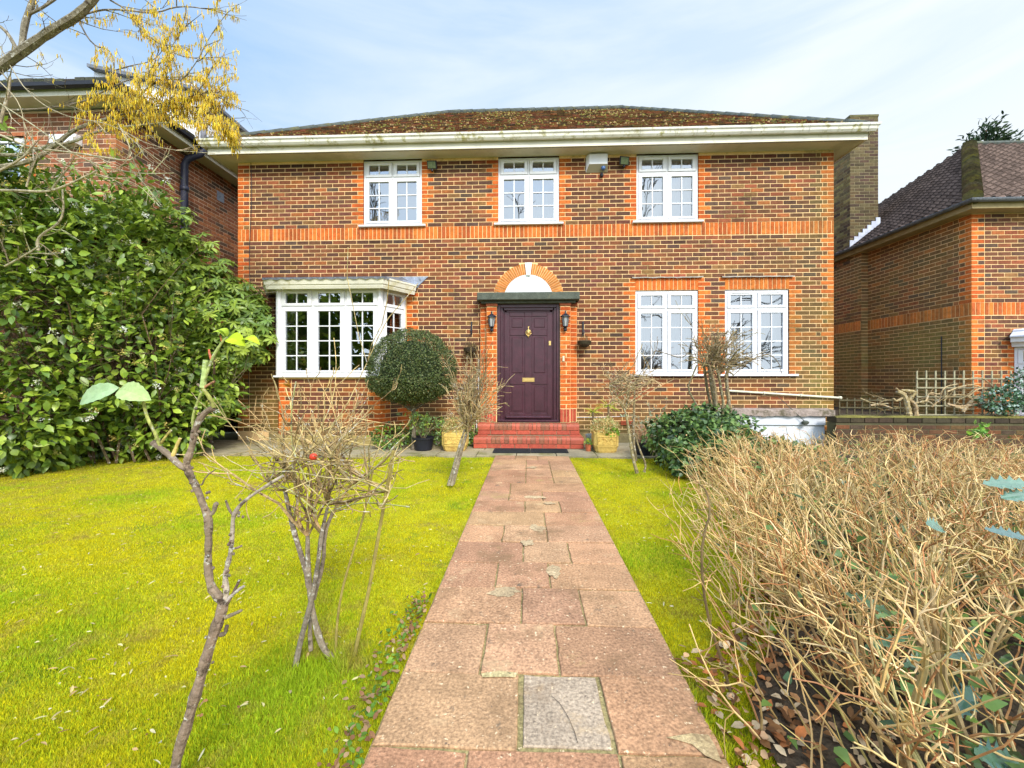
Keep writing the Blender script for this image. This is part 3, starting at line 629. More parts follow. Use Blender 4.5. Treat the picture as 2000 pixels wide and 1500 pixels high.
# steps
sm = MB()
def step(xw, y0, zt, zb):
    r = .045
    sm.box(-xw + .02, xw - .02, y0 + .02, YW - .06, zb, zt - .006, (.30, .22, .13))
    prof = [(0, zt - .10)] + [(-r + r * math.cos(t) if False else r - r * math.cos(t) - 0, zt - r + r * math.sin(t)) for t in [0, .4, .8, 1.2, 1.57]]
    xx = -xw
    while xx < xw - .01:       # bullnose bricks on edge
        ed = xx < -xw + .01 or xx > xw - .26; wv = .215 if ed else BR
        x1 = min(xx + wv, xw); c = vary((.38, .088, .048) if ed or random.random() < .6 else (.25, .088, .045), .12)
        pr = [(y0 + a, z) for a, z in prof] + [(y0 + .215, zt), (y0 + .215, zt - .10)]
        A_ = [Vector((xx, y, z)) for y, z in pr]; B_ = [Vector((x1, y, z)) for y, z in pr]
        for q in range(len(pr)):
            q2 = (q + 1) % len(pr); sm.quad(A_[q], B_[q], B_[q2], A_[q2], c)
        sm.poly(list(reversed(A_)), c); sm.poly(B_, c)
        xx = x1 + .008 if not (x1 > xw - .26 and x1 < xw - .2) else x1 + .008
        if xw - xx < .01: break
        if xw - .23 < xx < xw - .19: pass
    xx = -xw
    while xx < xw - .02:
        x1 = min(xx + .215, xw); sm.box(xx, x1, y0 + .008, y0 + .05, zb + .005, zt - .108, vary((.40, .075, .042), .12), 0, .003); xx = x1 + .01
    for sx in (-1, 1):       # side cheeks
        yy = y0 + .22
        while yy < YW - .2:
            y1 = min(yy + BR, YW - .18); sm.box(min(sx * xw, sx * (xw - .20)), max(sx * xw, sx * (xw - .20)), yy, y1, zb + .005, zt, vary((.42, .085, .045), .1), 0, .008); yy += CO
step(.895, 6.66, .185, 0); step(.865, 7.0 - .03, .37, .185)
tag(sm.build('front_steps', M['redbrick'], house))
# lanterns
for s in (-1, 1):
    X = s * .645; yb = YW - .16; zb = 1.95
    l = MB(); l.lathe((X, yb - .05, zb + .02), [(.018, 0), (.032, .02), (.03, .06), (.018, .085)], 12)
    l.tube([(X, yb, zb + .06), (X, yb - .05, zb + .07)], .028, 10); cy = yb - .085
    l.tube([(X, yb - .05, zb + .05), (X, cy, zb + .09)], .012, 6)
    l.lathe((X, cy, zb + .09), [(.03, 0), (.042, .012), (.042, .02)], 6)
    l.lathe((X, cy, zb + .27), [(.092, 0), (.085, .012), (.045, .045), (.02, .06), (.012, .075), (.018, .085), (.003, .11)], 6)
    for k in range(6):
        t = math.pi / 3 * k; l.tube([(X + .040 * math.cos(t), cy + .040 * math.sin(t), zb + .10), (X + .066 * math.cos(t), cy + .066 * math.sin(t), zb + .275)], .005, 4)
    lo = l.build('wall_lantern', M['black'], house); lo['label'] = 'black lantern %s of the front door' % ('left' if s < 0 else 'right')
    g = MB(); g.lathe((X, cy, zb + .105), [(.035, 0), (.058, .165)], 6); g.build('lantern_glass', M['lampglass'], lo)
# soffit, fascia, gutter, roof
OV = .30; ZB = ZS
sf = MB(); sf.sweep([(XL, YW + 6.3), (XL, YW), (XR, YW), (XR, YW + 6.3)], [(-.05, ZS), (OV, ZS), (OV, ZS + .02), (-.05, ZS + .02)])
k = 0
sf.build('soffit', M['soffit'], house)
vt = MB(); x = XL - .2
while x < XR + .2:
    vt.box(x, min(x + .19, XR + .25), YW - .278, YW - .270, ZS - .003, ZS - .0005); x += .2
vt.build('soffit_vent', mat('vent_slot', (.10, .09, .06)), house)
fa = MB(); fa.sweep([(XL, YW + 6.3), (XL, YW), (XR, YW), (XR, YW + 6.3)], [(OV + .001, ZS - .012), (OV + .022, ZS - .012), (OV + .022, ZS + .17), (OV + .001, ZS + .17)]); fa.build('fascia', M['fascia'], house)
gu = MB(); g0 = OV + .026; zt = 5.365
gprof = [(g0, zt), (g0, zt - .085), (g0 + .02, zt - .112), (g0 + .065, zt - .115), (g0 + .09, zt - .085), (g0 + .098, zt - .05), (g0 + .118, zt - .03), (g0 + .122, zt), (g0 + .115, zt + .004), (g0 + .108, zt - .01), (g0 + .06, zt - .03), (g0 + .01, zt - .01)]
gu.sweep([(XL, YW + 6.3), (XL, YW), (XR, YW), (XR, YW + 6.3)], gprof); gut = gu.build('gutter', M['gutter'], house)
x = XL - .1; k = 0
while x < XR + .3:
    gb = MB()
    for (a, b) in zip(gprof[1:8], gprof[2:8]):
        gb.obox((x, YW - a[0] - .003, a[1] - .003), (.022, 0, 0), (0, -(b[0] - a[0]), b[1] - a[1]), (0, -.004, -.004), (1, 1, 1))
    gb.build('gutter_bracket', M['gutter'], gut)
    x += .95 if k % 3 else .88; k += 1
EYv = YW - OV - .05; EX0 = XL - OV - .05; EX1 = XR + OV + .05; ZE = 5.385; RY = 10.55; RZ = 8.03; RXL = -2.1; RXR = 2.38
rb = MB(); C_ = (.10, .05, .025)
a, b, c, d = Vector((EX0, EYv, ZE - .03)), Vector((EX1, EYv, ZE - .03)), Vector((EX1, 2 * RY - EYv, ZE - .03)), Vector((EX0, 2 * RY - EYv, ZE - .03)); r0, r1 = Vector((RXL, RY, RZ - .03)), Vector((RXR, RY, RZ - .03))
rb.poly([a, b, r1, r0], C_); rb.poly([b, c, r1], C_); rb.poly([c, d, r0, r1], C_); rb.poly([d, a, r0], C_)
sl = Vector((0, RY - EYv, RZ - ZE)); SLn = sl.length; sl.normalize(); nr = Vector((0, -sl.z, sl.y)); g = .105; kk = 0; s = 0
TP = [(.20, .085, .040), (.15, .065, .035), (.25, .115, .05), (.12, .075, .04), (.18, .12, .05), (.22, .09, .05), (.085, .06, .04)]
while s < SLn - .02:
    f = s / SLn; xa = EX0 + (RXL - EX0) * f; xb = EX1 + (RXR - EX1) * f; x = xa + (.082 if kk % 2 else 0) - .165
    while x < xb:
        x0 = max(x, xa); x1 = min(x + .16, xb)
        if x1 - x0 > .02:
            lift = .016 + random.uniform(-.004, .010); p = Vector((x0, EYv, ZE)) + sl * s
            q0 = p + nr * lift; q1 = q0 + Vector((x1 - x0, 0, random.uniform(-.004, .004))); q2 = Vector((x1, p.y, p.z)) + sl * (g * 1.12) + nr * .002; q3 = p + sl * (g * 1.12) + nr * .002
            c = vary(random.choice(TP), .3); rb.quad(q0, q1, q2, q3, c); rb.quad(p, p + Vector((x1 - x0, 0, 0)), q1, q0, c)
        x += .165
    s += g; kk += 1
for _ in range(2600):     # tufts of moss lodged on the tiles
    f = random.random() ** 1.2; s = f * SLn; xa = EX0 + (RXL - EX0) * f; xb = EX1 + (RXR - EX1) * f; x = random.uniform(xa, xb)
    if mnoise.noise(Vector((x * .8, s * 1.5, 1))) < -.12: continue
    p = Vector((x, EYv, ZE)) + sl * s + nr * .008; r = random.uniform(.012, .035); c = vary(random.choice([(.14, .13, .03), (.22, .17, .04), (.09, .085, .03), (.30, .20, .09)]), .25)
    t = [p + Vector((math.cos(q) * r, 0, 0)) + sl * math.sin(q) * r for q in (0, 1.57, 3.14, 4.7)]; ap = p + nr * r * .9
    for q in range(4): rb.poly([t[q], t[(q + 1) % 4], ap], c)
roof = rb.build('roof', M['tile'], house)
hp = MB()
def hiprow(p, q, r=.085):
    n = int((q - p).length / .32); 
    for k in range(n):
        u0 = p.lerp(q, k / n); u1 = p.lerp(q, (k + 1.08) / n); hp.tube([u0, u1], [r, r * 1.0 + .012], 8)
E0 = Vector((EX0 + .03, EYv + .03, ZE)); E1 = Vector((EX1 - .03, EYv + .03, ZE)); R0 = Vector((RXL, RY, RZ)); R1 = Vector((RXR, RY, RZ))
hiprow(E0, R0, .07); hiprow(E1, R1, .07); hiprow(R0, R1, .075); hp.build('ridge_tiles', M['hiptile'], roof, True)
# alarm box, floodlights
al = MB(); x0, x1 = 1.03, 1.42; zt, zb = 5.13, 4.86; yf = YW - .10
P_ = lambda x, y, z: Vector((x, y, z))
al.poly([P_(x0 + .05, yf, 4.95), P_(x1 - .02, yf, 4.95), P_(x1 - .02, yf, zt), P_(x0 + .05, yf, zt)])
al.poly([P_(x0, YW - .01, zt), P_(x0, YW - .01, 4.84), P_(x0 + .05, yf, 4.95), P_(x0 + .05, yf, zt)]); al.poly([P_(x1, YW - .01, 4.84), P_(x1, YW - .01, zt), P_(x1 - .02, yf, zt), P_(x1 - .02, yf, 4.95)])
al.poly([P_(x0, YW - .01, zt), P_(x0 + .05, yf, zt), P_(x1 - .02, yf, zt), P_(x1, YW - .01, zt)])
for k in range(6): al.box(x0 + .008, x0 + .03, YW - .06, YW - .045, 4.93 + k * .022, 4.938 + k * .022, (1, 1, 1))
alo = al.build('alarm_box', M['white'], house)
ab = MB(); ab.poly([P_(x0, YW - .01, 4.84), P_(x1, YW - .01, 4.84), P_(x1 - .02, yf, 4.95), P_(x0 + .05, yf, 4.95)]); ab.build('alarm_base', M['alarm_grey'], alo)
st = MB(); st.lathe((1.33, YW - .075, 4.875), [(.001, -.03), (.025, -.022), (.036, 0), (.04, .03)], 14); st.build('strobe_light', M['blue'], alo, True)
sn = MB(); sn.lathe((1.31, YW - .04, 4.74), [(.01, 0), (.03, .02), (.032, .05), (.02, .07)], 12); sn.tube([(1.31, YW - .04, 4.80), (1.31, YW, 4.84)], .012, 6); sn.build('sensor', M['blackplastic'], alo)
for i, (px, py) in enumerate(((843, 322), (1220, 314))):
    c = P(px, py, YW - .12); f = MB(); w2, h2 = .085, .07
    t = Vector((0, -.9, -.42)).normalized(); up = Vector((0, -.42, .9)).normalized(); rt = Vector((1, 0, 0))
    if i: rt = Vector((.97, .2, 0)).normalized()
    f.obox(c - rt * w2 - up * h2 - t * .05, rt * w2 * 2, up * h2 * 2, t * .05, (1, 1, 1), 0, .012)
    f.tube([c - t * .05, (c.x, YW, c.z + .0)], .012, 6); f.tube([c - up * h2 - t * .02, c - up * (h2 + .03)], .02, 8)
    fo = f.build('floodlight', M['blackplastic'], house); fo['label'] = 'small grey floodlight beside the upper %s window' % ('left' if i == 0 else 'right')
    q = MB(); o_ = c + t * .003; q.quad(o_ - rt * .07 - up * .055, o_ + rt * .07 - up * .055, o_ + rt * .07 + up * .055, o_ - rt * .07 + up * .055); q.build('floodlight_lens', M['floodglass'], fo)
# pipes, cable, air brick, basement ledge
pp = MB(); a = P(1420, 763, YW - .04); b = P(1638, 777, YW - .04); pp.tube([a + Vector((0, .04, 0)), a, b, b + Vector((.03, 0, 0))], .019, 10); 
for t in (.33, .66): c = a.lerp(b, t); pp.box(c.x - .012, c.x + .012, c.y - .026, YW, c.z - .026, c.z + .026, (.2, .2, .2))
pp.tube([b, b + Vector((.04, 0, 0))], .03, 10); pp.build('waste_pipe', mat('pipe_cream', (.62, .58, .42), rough=.4, n1=(8, .15), stain=((.25, .22, .12), 6, .6, .75)), house, True)
cb = MB(); pts = [P(490 - 3 * (k / 12) + (2 * math.sin(k)), 318 + 470 * k / 12, YW - .014) for k in range(13)]; cb.tube(pts, .005, 5); cb.build('cable', M['blackplastic'], house)
cb = MB(); cb.tube([P(1121, 815, YW - .01), P(1160, 815, YW - .012), P(1222, 813, YW - .012)], .004, 5); cb.build('wire', M['white'], house); cb = MB(); cb.tube([P(936, 700, YW - .01), P(934, 780, YW - .012), P(930, 815, YW - .05), P(931, 838, YW - .1)], .007, 5); cb.build('wire', M['white'], house)
abk = MB(); c = P(1225, 826, YW - .02)
abk.box(c.x - .11, c.x + .11, YW - .03, YW, c.z - .035, c.z + .035, (.35, .07, .03))
for i in range(9):
    for j in range(2): abk.box(c.x - .10 + i * .023, c.x - .087 + i * .023, YW - .0315, YW - .03, c.z - .025 + j * .03, c.z - .005 + j * .03, (.01, .005, .004))
abk.build('air_brick', M['brick'], house)
lg = MB(); X0, X1 = 2.9, XR - .12; n = 60
for k in range(n):
    xa = X0 + (X1 - X0) * k / n; xb = X0 + (X1 - X0) * (k + 1) / n; h = lambda x: .50 + .022 * mnoise.noise(Vector((x * 9, 0, 0))); y = lambda x: YW - .20 - .03 * mnoise.noise(Vector((x * 5, 3, 0)))
    lg.quad((xa, YW, .625), (xa, y(xa), .60), (xb, y(xb), .60), (xb, YW, .625)); lg.quad((xa, y(xa), .60), (xa, y(xa), h(xa)), (xb, y(xb), h(xb)), (xb, y(xb), .60)); lg.quad((xa, y(xa), h(xa)), (xa, YW, h(xa)), (xb, YW, h(xb)), (xb, y(xb), h(xb)))
lg.build('basement_ledge', mat('rough_render', (.33, .26, .22), rough=.95, n1=(14, .3), bump=(.02, 25), stain=((.12, .10, .06), 6, .5, .65)), house)
bd = MB(); bd.box(3.2, 5.12, YW - .12, YW, -.05, .33, (1, 1, 1), 0, .005); bd.box(3.2, 5.12, YW - .15, YW, .335, .50, (1, 1, 1), 0, .01); bd.build('basement_door', mat('painted_boards', (.62, .64, .68), rough=.6, n1=(4, .08), stain=((.4, .38, .33), 3, .6, .8)), house)
sp = MB(); c = P(1573, 826, YW - .2); sp.lathe(c - Vector((0, 0, .03)), [(.02, 0), (.05, .02), (.055, .05), (.03, .07)], 10); sp.tube([c, c + Vector((-.03, .1, .0))], .02, 6); sp.tube([c + Vector((0, 0, .02)), P(1520, 775, YW - .2)], .006, 5); sp.build('spotlight', M['lintel'], house)
# ================================================================ right neighbour house
RX, RYc = 7.86, 7.59
nh = thing('brick_house', 'brown tiled brick house at the right edge with orange corner bricks', 'house', (RX, RYc, 0))
nb = MB(); EZ = 4.07; B2 = (2.27, 2.495)
def t_side(s, z, c, q):          # algae on the shaded flank
    c = tuple(x * 1.35 for x in c); g = max(.42, min(.85, (3.8 - z) / 2.6)) * (.7 + .6 * mnoise.noise(Vector((s * 1.2, z * 1.3, 7))))
    g = max(0, min(.8, g)); m = (.24, .205, .055); return tuple(a * (1 - g) + b * g for a, b in zip(c, m))
lay(nb, (RX, RYc, 0), (1, 0, 0), (0, -1, 0), 5.0, 0, EZ, [(.72, 4.6, 0, 1.80, True, False)], True, False, band=B2, tint=lambda s, z, c, q: tuple(x * 1.1 for x in c))
nb.quad((RX, RYc, 0), (RX + 5, RYc, 0), (RX + 5, RYc, EZ), (RX, RYc, EZ), (1, 1, 1), 1)
LEN = 9.81 - RYc
lay(nb, (RX, 9.81, 0), (0, -1, 0), (-1, 0, 0), LEN, 0, EZ, (), False, True, band=B2, tint=t_side)
nb.quad((RX, 9.81, 0), (RX, RYc, 0), (RX, RYc, EZ), (RX, 9.81, EZ), (1, 1, 1), 1)
nb.box(RX - .149, RX, 9.811, 9.90, 0, EZ, (1, 1, 1), 1)
lay(nb, (RX - .15, 9.81, 0), (1, 0, 0), (0, -1, 0), .15, 0, EZ, (), False, False, tint=t_side)
lay(nb, (RX - .15, 12.6, 0), (0, -1, 0), (-1, 0, 0), 2.79, 0, EZ, (), False, False, band=B2, tint=t_side)
nb.quad((RX - .15, 13, 0), (RX - .15, 9.81, 0), (RX - .15, 9.81, EZ), (RX - .15, 13, EZ), (1, 1, 1), 1)
nb.build('wall', [M['brick'], M['mortar']], nh)
ox, oy = RX - .26, RYc - .27; AP = Vector((10.26, 9.96, 6.6)); BK = Vector((10.26, 12.44, 6.22)); BK2 = Vector((10.26, 15.5, 5.8)); ZEV = 4.22
nf = MB(); nf.sweep([(RX, 13), (RX, RYc), (RX + 6, RYc)], [(-.02, EZ), (.24, EZ), (.24, EZ + .15), (.22, EZ + .15), (.22, EZ + .02), (-.02, EZ + .02)]); nf.build('fascia', M['cream'], nh)
ng = MB(); ng.sweep([(RX, 13), (RX, RYc), (RX + 6, RYc)], [(.245 + .055 - .055 * math.cos(t), EZ + .14 - .055 * math.sin(t)) for t in [math.pi * k / 8 for k in range(9)]] + [(.345, EZ + .14), (.255, EZ + .14)]); ng.build('gutter', M['darklead'], nh)
def pantiles(name, A, B, Cc, Dd, nu, nv, col, roll=.25):      # A-B eave, D-C top
    A, B, Cc, Dd = map(Vector, (A, B, Cc, Dd)); V = []; nrm = (B - A).cross(Dd - A).normalized(); U = (B - A).length
    Vs = []; nvv = nv * 2
    for j in range(nvv + 1):
        t = (j // 2 + (j % 2) * .98) / nv; t = min(1, t)
        P0 = A.lerp(Dd, t); P1 = B.lerp(Cc, t); stp = (.018 if j % 2 == 0 else -.004)
        for i in range(nu + 1):
            s = i / nu; p = P0.lerp(P1, s); along = (p - A).dot((B - A).normalized())
            Vs.append(tuple(p + nrm * (stp + .032 * math.sin(along / roll * 2 * math.pi) + .006 * mnoise.noise(p * 2.5))))
    Vs = np.array(Vs); a = (np.arange(nvv)[:, None] * (nu + 1) + np.arange(nu)[None]).ravel(); cols = np.zeros((len(a), 3))
    base = np.array(col); jr = RNG.uniform(.65, 1.3, (nvv, nu // 4 + 1, 1))
    for j in range(nvv):
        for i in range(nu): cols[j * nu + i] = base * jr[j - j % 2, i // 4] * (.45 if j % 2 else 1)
    return rawmesh(name, Vs, np.stack([a, a + 1, a + 2 + nu, a + 1 + nu], 1), cols, M['pantile'], nh)
pt = (.150, .105, .085)
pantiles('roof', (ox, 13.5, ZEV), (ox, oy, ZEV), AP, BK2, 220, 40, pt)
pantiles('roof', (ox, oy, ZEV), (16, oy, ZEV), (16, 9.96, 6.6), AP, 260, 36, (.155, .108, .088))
hh = MB(); p = Vector((ox, oy, ZEV + .02)); n = 26
for k in range(n):
    u0 = p.lerp(AP, k / n); u1 = p.lerp(AP, (k + 1.4) / n); hh.tube([u0 + Vector((0, 0, .01)), u1 - Vector((0, 0, .03))], [.13, .10], 10, vary((.10, .08, .04), .3))
hh.build('hip_tiles', mat('mossy_hip', attr=True, rough=.95, n1=(20, .4), bump=(.01, 40), stain=((.16, .14, .03), 6, .5, .65)), nh)
hh = MB(); hh.tube([AP, AP + Vector((6, 0, 0))], .07, 8); hh.build('ridge_tiles', M['hiptile'], nh)
ch = MB(); cx0, cx1, cy0 = 7.71, 8.36, 10.14; CT = 7.42
lay(ch, (cx0, cy0, 0), (1, 0, 0), (0, -1, 0), cx1 - cx0, 3.9, CT, (), False, False, color=lambda: vary(random.choice([(.105, .075, .035), (.08, .055, .03), (.12, .09, .04), (.075, .045, .03)]), .2))
lay(ch, (cx0, cy0 + 1.1, 0), (0, -1, 0), (-1, 0, 0), 1.1, 3.9, CT, (), False, False, color=lambda: vary(random.choice([(.20, .14, .055), (.15, .10, .05), (.24, .18, .07), (.10, .06, .035)]), .2))
ch.box(cx0, cx1, cy0, cy0 + 1.1, 3.9, CT, (1, 1, 1), 1); ch.box(cx0 - .01, cx1 + .01, cy0 - .01, cy0 + 1.1, CT, CT + .05, (.12, .11, .05), 0)
ch.build('chimney', [M['brick'], mat('old_mortar', (.24, .20, .11), rough=.95, n1=(5, .2))], nh)
fs = MB()
for k in range(7):
    xa = cx0 - .02 + k * .10; zr = ZEV + (xa - ox) * (AP.z - ZEV) / (AP.x - ox); fs.box(xa, xa + .10, cy0 - .022 - k * .0008, cy0 - .012, zr - .06, zr + .16, (1, 1, 1))
fs.build('chimney_flashing', mat('bright_lead', (.50, .52, .60), rough=.5, n1=(12, .2)), nh)
# neighbour's bay at the edge of the frame
npth = [(8.56, RYc), (8.84, RYc - .42), (12.5, RYc - .42)]
nbx = MB(); nbx.sweep(npth, [(-.02, 1.70), (.10, 1.70), (.12, 1.76), (.20, 1.78), (.21, 1.86), (-.02, 1.86)]); nbx.build('bay_fascia', M['white'], nh)
nbx = MB(); nbx.sweep(npth, [(-.02, 1.99), (-.02, 1.862), (.25, 1.862), (.25, 1.885)]); nbx.sweep(npth, [(-.02, 2.02), (-.02, 1.995), (.02, 1.97), (.03, 1.99)]); nbx.build('bay_lead', mat('pale_lead_sheet', (.52, .55, .62), rough=.5, n1=(10, .15)), nh)
window(nh, (8.86, RYc - .42, .45), (1, 0, 0), (0, -1, 0), 2.2, 1.25, 3, 3, label='white bay window at the photo edge')
u_ = Vector((.28, -.42, 0)); window(nh, Vector((8.57, RYc - .01, .45)), u_, Vector((-.42, -.28, 0)).normalized(), u_.length - .03, 1.25, 1, 3, label='angled side of the neighbour bay window')
cb = MB(); cb.tube([(RX - .02, 8.10, 1.95), (RX - .02, 8.10, .3)], .009, 5); cb.build('cable', M['blackplastic'], nh)
# ================================================================ left neighbour house
LX = -6.70; LYc = 6.39; LZ = 5.62
lh = thing('brick_house', 'red brick house at the left edge behind the catkin tree with black downpipe', 'house', (LX, LYc, 0))
lb = MB(); LP = lambda: vary(random.choice([(.33, .115, .05), (.27, .10, .048), (.36, .14, .06), (.20, .085, .045), (.25, .09, .045), (.12, .075, .05)]), .14)
lay(lb, (LX, LYc, 0), (0, 1, 0), (1, 0, 0), 6.5, .17, LZ, (), False, False, color=LP)
lb.quad((LX, LYc, 0), (LX, LYc + 6.5, 0), (LX, LYc + 6.5, LZ), (LX, LYc, LZ), (1, 1, 1), 1)
FW = 6.5; wx = FW - 1.9
lay(lb, (LX - FW, LYc, 0), (1, 0, 0), (0, -1, 0), FW, .17, LZ - .1, [(wx - 1.5, wx + .35, 3.6, 5.12, True, True)], False, False, color=LP)
backing(lb, (LX - FW, LYc, 0), (1, 0, 0), (0, -1, 0), FW, 0, LZ - .1, [(wx - 1.5, wx + .35, 3.6, 5.12)])
lb.build('wall', [M['brick'], M['mortar_pale']], lh)
window(lh, (LX - FW + wx - 1.5, LYc + .02, 3.62), (1, 0, 0), (0, -1, 0), 1.85, 1.48, 3, 3, label='white upper window of the left house')
r = MB(); r.quad((LX - FW, LYc + .7, 3.4), (LX - .3, LYc + .7, 3.4), (LX - .3, LYc + .7, 5.3), (LX - FW, LYc + .7, 5.3)); r.build('curtain', M['curtain'], lh)
x = MB(); x.box(LX - 1.0, LX - .55, LYc - .12, LYc - .01, 4.92, 5.07, (1, 1, 1), 0, .01); x.build('alarm_box', M['white'], lh)
s_ = MB(); s_.sweep([(LX - 8, LYc), (LX, LYc), (LX, LYc + 6.5)], [(-.02, LZ - .07), (.30, LZ - .07), (.30, LZ - .05), (-.02, LZ - .05)]); s_.build('soffit', M['soffit'], lh)
s_ = MB(); s_.sweep([(LX - 8, LYc), (LX, LYc), (LX, LYc + 6.5)], [(.301, LZ - .09), (.325, LZ - .09), (.325, LZ + .06), (.301, LZ + .06)]); s_.build('fascia', M['fascia'], lh)
s_ = MB(); s_.sweep([(LX - 8, LYc), (LX, LYc), (LX, LYc + 6.5)], [(.33, LZ + .05), (.34, LZ), (.38, LZ - .02), (.43, LZ), (.44, LZ + .05), (.42, LZ + .055), (.35, LZ + .055)]); s_.build('gutter', M['blackplastic'], lh)
s_ = MB(); e_ = .36; A, B, Cc = Vector((LX - 8, LYc - e_, LZ + .1)), Vector((LX + e_, LYc - e_, LZ + .1)), Vector((LX + e_, LYc + 7, LZ + .1)); T1 = Vector((LX - 2.8, LYc + 2.8, LZ + 1.7)); T0 = Vector((LX - 8, LYc + 2.8, LZ + 1.7)); T2 = Vector((LX - 2.8, LYc + 5, LZ + 1.7))
s_.poly([A, B, T1, T0], (.07, .06, .04)); s_.poly([B, Cc, T2, T1], (.07, .06, .04))
x = LX - 8
while x < LX + e_: s_.box(x, x + .155, LYc - e_ - .03, LYc - e_ + .2, LZ + .085, LZ + .115 + random.uniform(0, .03), vary((.06, .06, .045), .3)); x += .165
y = LYc - e_
while y < LYc + 6: s_.box(LX + e_ - .2, LX + e_ + .03, y, y + .155, LZ + .085, LZ + .115 + random.uniform(0, .02), vary((.06, .05, .04), .3)); y += .165
s_.build('roof', M['tile'], lh)
# dormer clad in white boards
d = MB(); y0, y1, x1 = 8.46, 10.2, LX - .35; xw = x1 - 2.3
for k in range(9):
    z = 5.9 + k * .155; d.box(x1 - .02, x1, y0, y1, z, z + .15, (1, 1, 1)); d.box(xw, x1 - .02, y0 - .02, y0, z, z + .15 if k < 8 else z + .3, (1, 1, 1))
d.poly([(xw, y0 - .01, 7.2), (x1, y0 - .01, 7.2), (x1, y0 - .01, 7.25), (xw, y0 - .01, 7.75)]); d.build('dormer', M['white'], lh)
d = MB(); a, b, c, e = Vector((x1 + .12, y0 - .15, 7.2)), Vector((x1 + .12, y1, 7.2)), Vector((xw, y1, 7.76)), Vector((xw, y0 - .15, 7.76)); up = Vector((0, 0, .07))
d.poly([a, b, c, e]); d.poly([a + up, e + up, c + up, b + up]); d.poly([a, e, e + up, a + up]); d.poly([b, a, a + up, b + up]); d.build('dormer_roof', M['darklead'], lh)
pi = MB(); py_ = 7.62; px_ = LX + .09
pi.tube([(px_, py_, .1), (px_, py_, 5.25), (px_ + .05, py_ + .02, 5.38), (px_ + .25, py_ + .08, 5.5), (px_ + .30, py_ + .1, 5.62)], .062, 12)
for z in (1.6, 3.2, 4.75): pi.tube([(px_, py_, z), (px_, py_, z + .09)], .075, 12)
pi.build('downpipe', M['pipe_black'], lh, True)
pi = MB(); pi.tube([(px_ + .30, py_ + .1, 5.60), (px_ + .30, py_ + .1, 6.35)], .05, 10); pi.build('vent_pipe', mat('grey_pipe', (.20, .20, .23), rough=.5), lh, True)
ve = MB(); ve.box(LX, LX + .012, 8.55, 8.75, 5.0, 5.2, (1, 1, 1)); ve.build('wall_vent', M['lead'], lh)
# dark side gate and fence between the houses
ga = thing('side_gate', 'dark wooden gate in the shady gap left of the brick house', 'gate', (-6.0, 8.3, 0))
g_ = MB()
for k in range(9): g_.box(LX + k * .145, LX + k * .145 + .138, 8.3, 8.33, .03, 2.0, (1, 1, 1), 0, .004)
g_.build('boards', M['darkwood'], ga)
g_ = MB(); g_.box(LX, XL, 8.331, 8.37, .4, .5); g_.build('rail', M['darkwood'], ga)
# ================================================================ garden wall, trellis, vines
gw = thing('garden_wall', 'low dark brick garden wall with mossy top behind the twiggy hedge', 'wall', (7.4, 6.9, 0))
g_ = MB(); WT = .52; WTINT = lambda s, z, c, q: tuple(.5 * a + .5 * b for a, b in zip(c, (.045, .04, .02)))
lay(g_, (5.02, 6.9, 0), (1, 0, 0), (0, -1, 0), 6.5, 0, .42, (), False, False, tint=WTINT)
g_.box(5.02, 11.5, 6.9, 7.10, -.05, .42, (1, 1, 1), 1)
x = 5.02
while x < 11.5: g_.box(x, x + .215, 6.885, 7.11, .425, WT - .01, vary((.05, .038, .022), .25), 0, .005); x += .225
g_.build('brickwork', [M['brick'], mat('dirty_mortar', (.09, .08, .04), rough=1, n1=(5, .3))], gw)
g_ = MB(); n = 120
for k in range(n):
    xa = 5.02 + 6.48 * k / n; xb = xa + 6.48 / n; h = lambda x: WT + .012 + .018 * mnoise.noise(Vector((x * 4, 0, 0)))
    g_.quad((xa, 6.88, WT - .015), (xb, 6.88, WT - .015), (xb, 6.95, h(xb)), (xa, 6.95, h(xa))); g_.quad((xa, 6.95, h(xa)), (xb, 6.95, h(xb)), (xb, 7.12, h(xb) - .01), (xa, 7.12, h(xa) - .01))
g_.build('moss_capping', mat('moss_cap', (.16, .14, .03), rough=1, n1=(8, .4), n2=(60, .4), bump=(.02, 40), stain=((.07, .06, .02), 3, .5, .65)), gw)
rg = MB(); rg.box(5.4, 14, 7.12, 7.58, 0, .44); rg.box(5.4, RX, 7.58, 13, 0, .44); tag(rg.build('raised_bed', M['soil']), kind='structure')
tr = thing('trellis', 'pale square garden trellis standing in front of the right house corner', 'trellis', (7.8, 7.35, .44))
def lattice(T, p0, p1, z0, z1, y, pitch, m, nm='lattice'):
    a = MB(); x = p0
    while x <= p1 + .01: a.box(x - .012, x + .012, y, y + .014, z0, z1 + random.uniform(-.004, .004), vary((1, 1, 1), .1), 0, .002); x += pitch
    z = z0 + .06
    while z <= z1: a.box(p0 - .02, p1 + .02, y - .0145, y - .0005, z - .011, z + .011, vary((1, 1, 1), .1), 0, .002); z += pitch
    return a.build(nm, m, T)
xa = P(1797, 760, 7.3).x; xb = P(1982, 760, 7.3).x
lattice(tr, xa, xb, .46, 1.28, 7.35, .155, M['wood'])
t2 = thing('trellis', 'dark low trellis panel along the mossy wall beside the brick house corner', 'trellis', (6.2, 7.5, .44))
lattice(t2, P(1640, 790, 7.5).x, P(1790, 790, 7.5).x, .44, .80, 7.5, .13, mat('dark_lattice', (.10, .085, .045), rough=.95, n1=(10, .3)))
BARK = (.22, .17, .11); TAN = (.52, .36, .17)
def rv(a=1.): return Vector((random.gauss(0, a), random.gauss(0, a), random.gauss(0, a)))
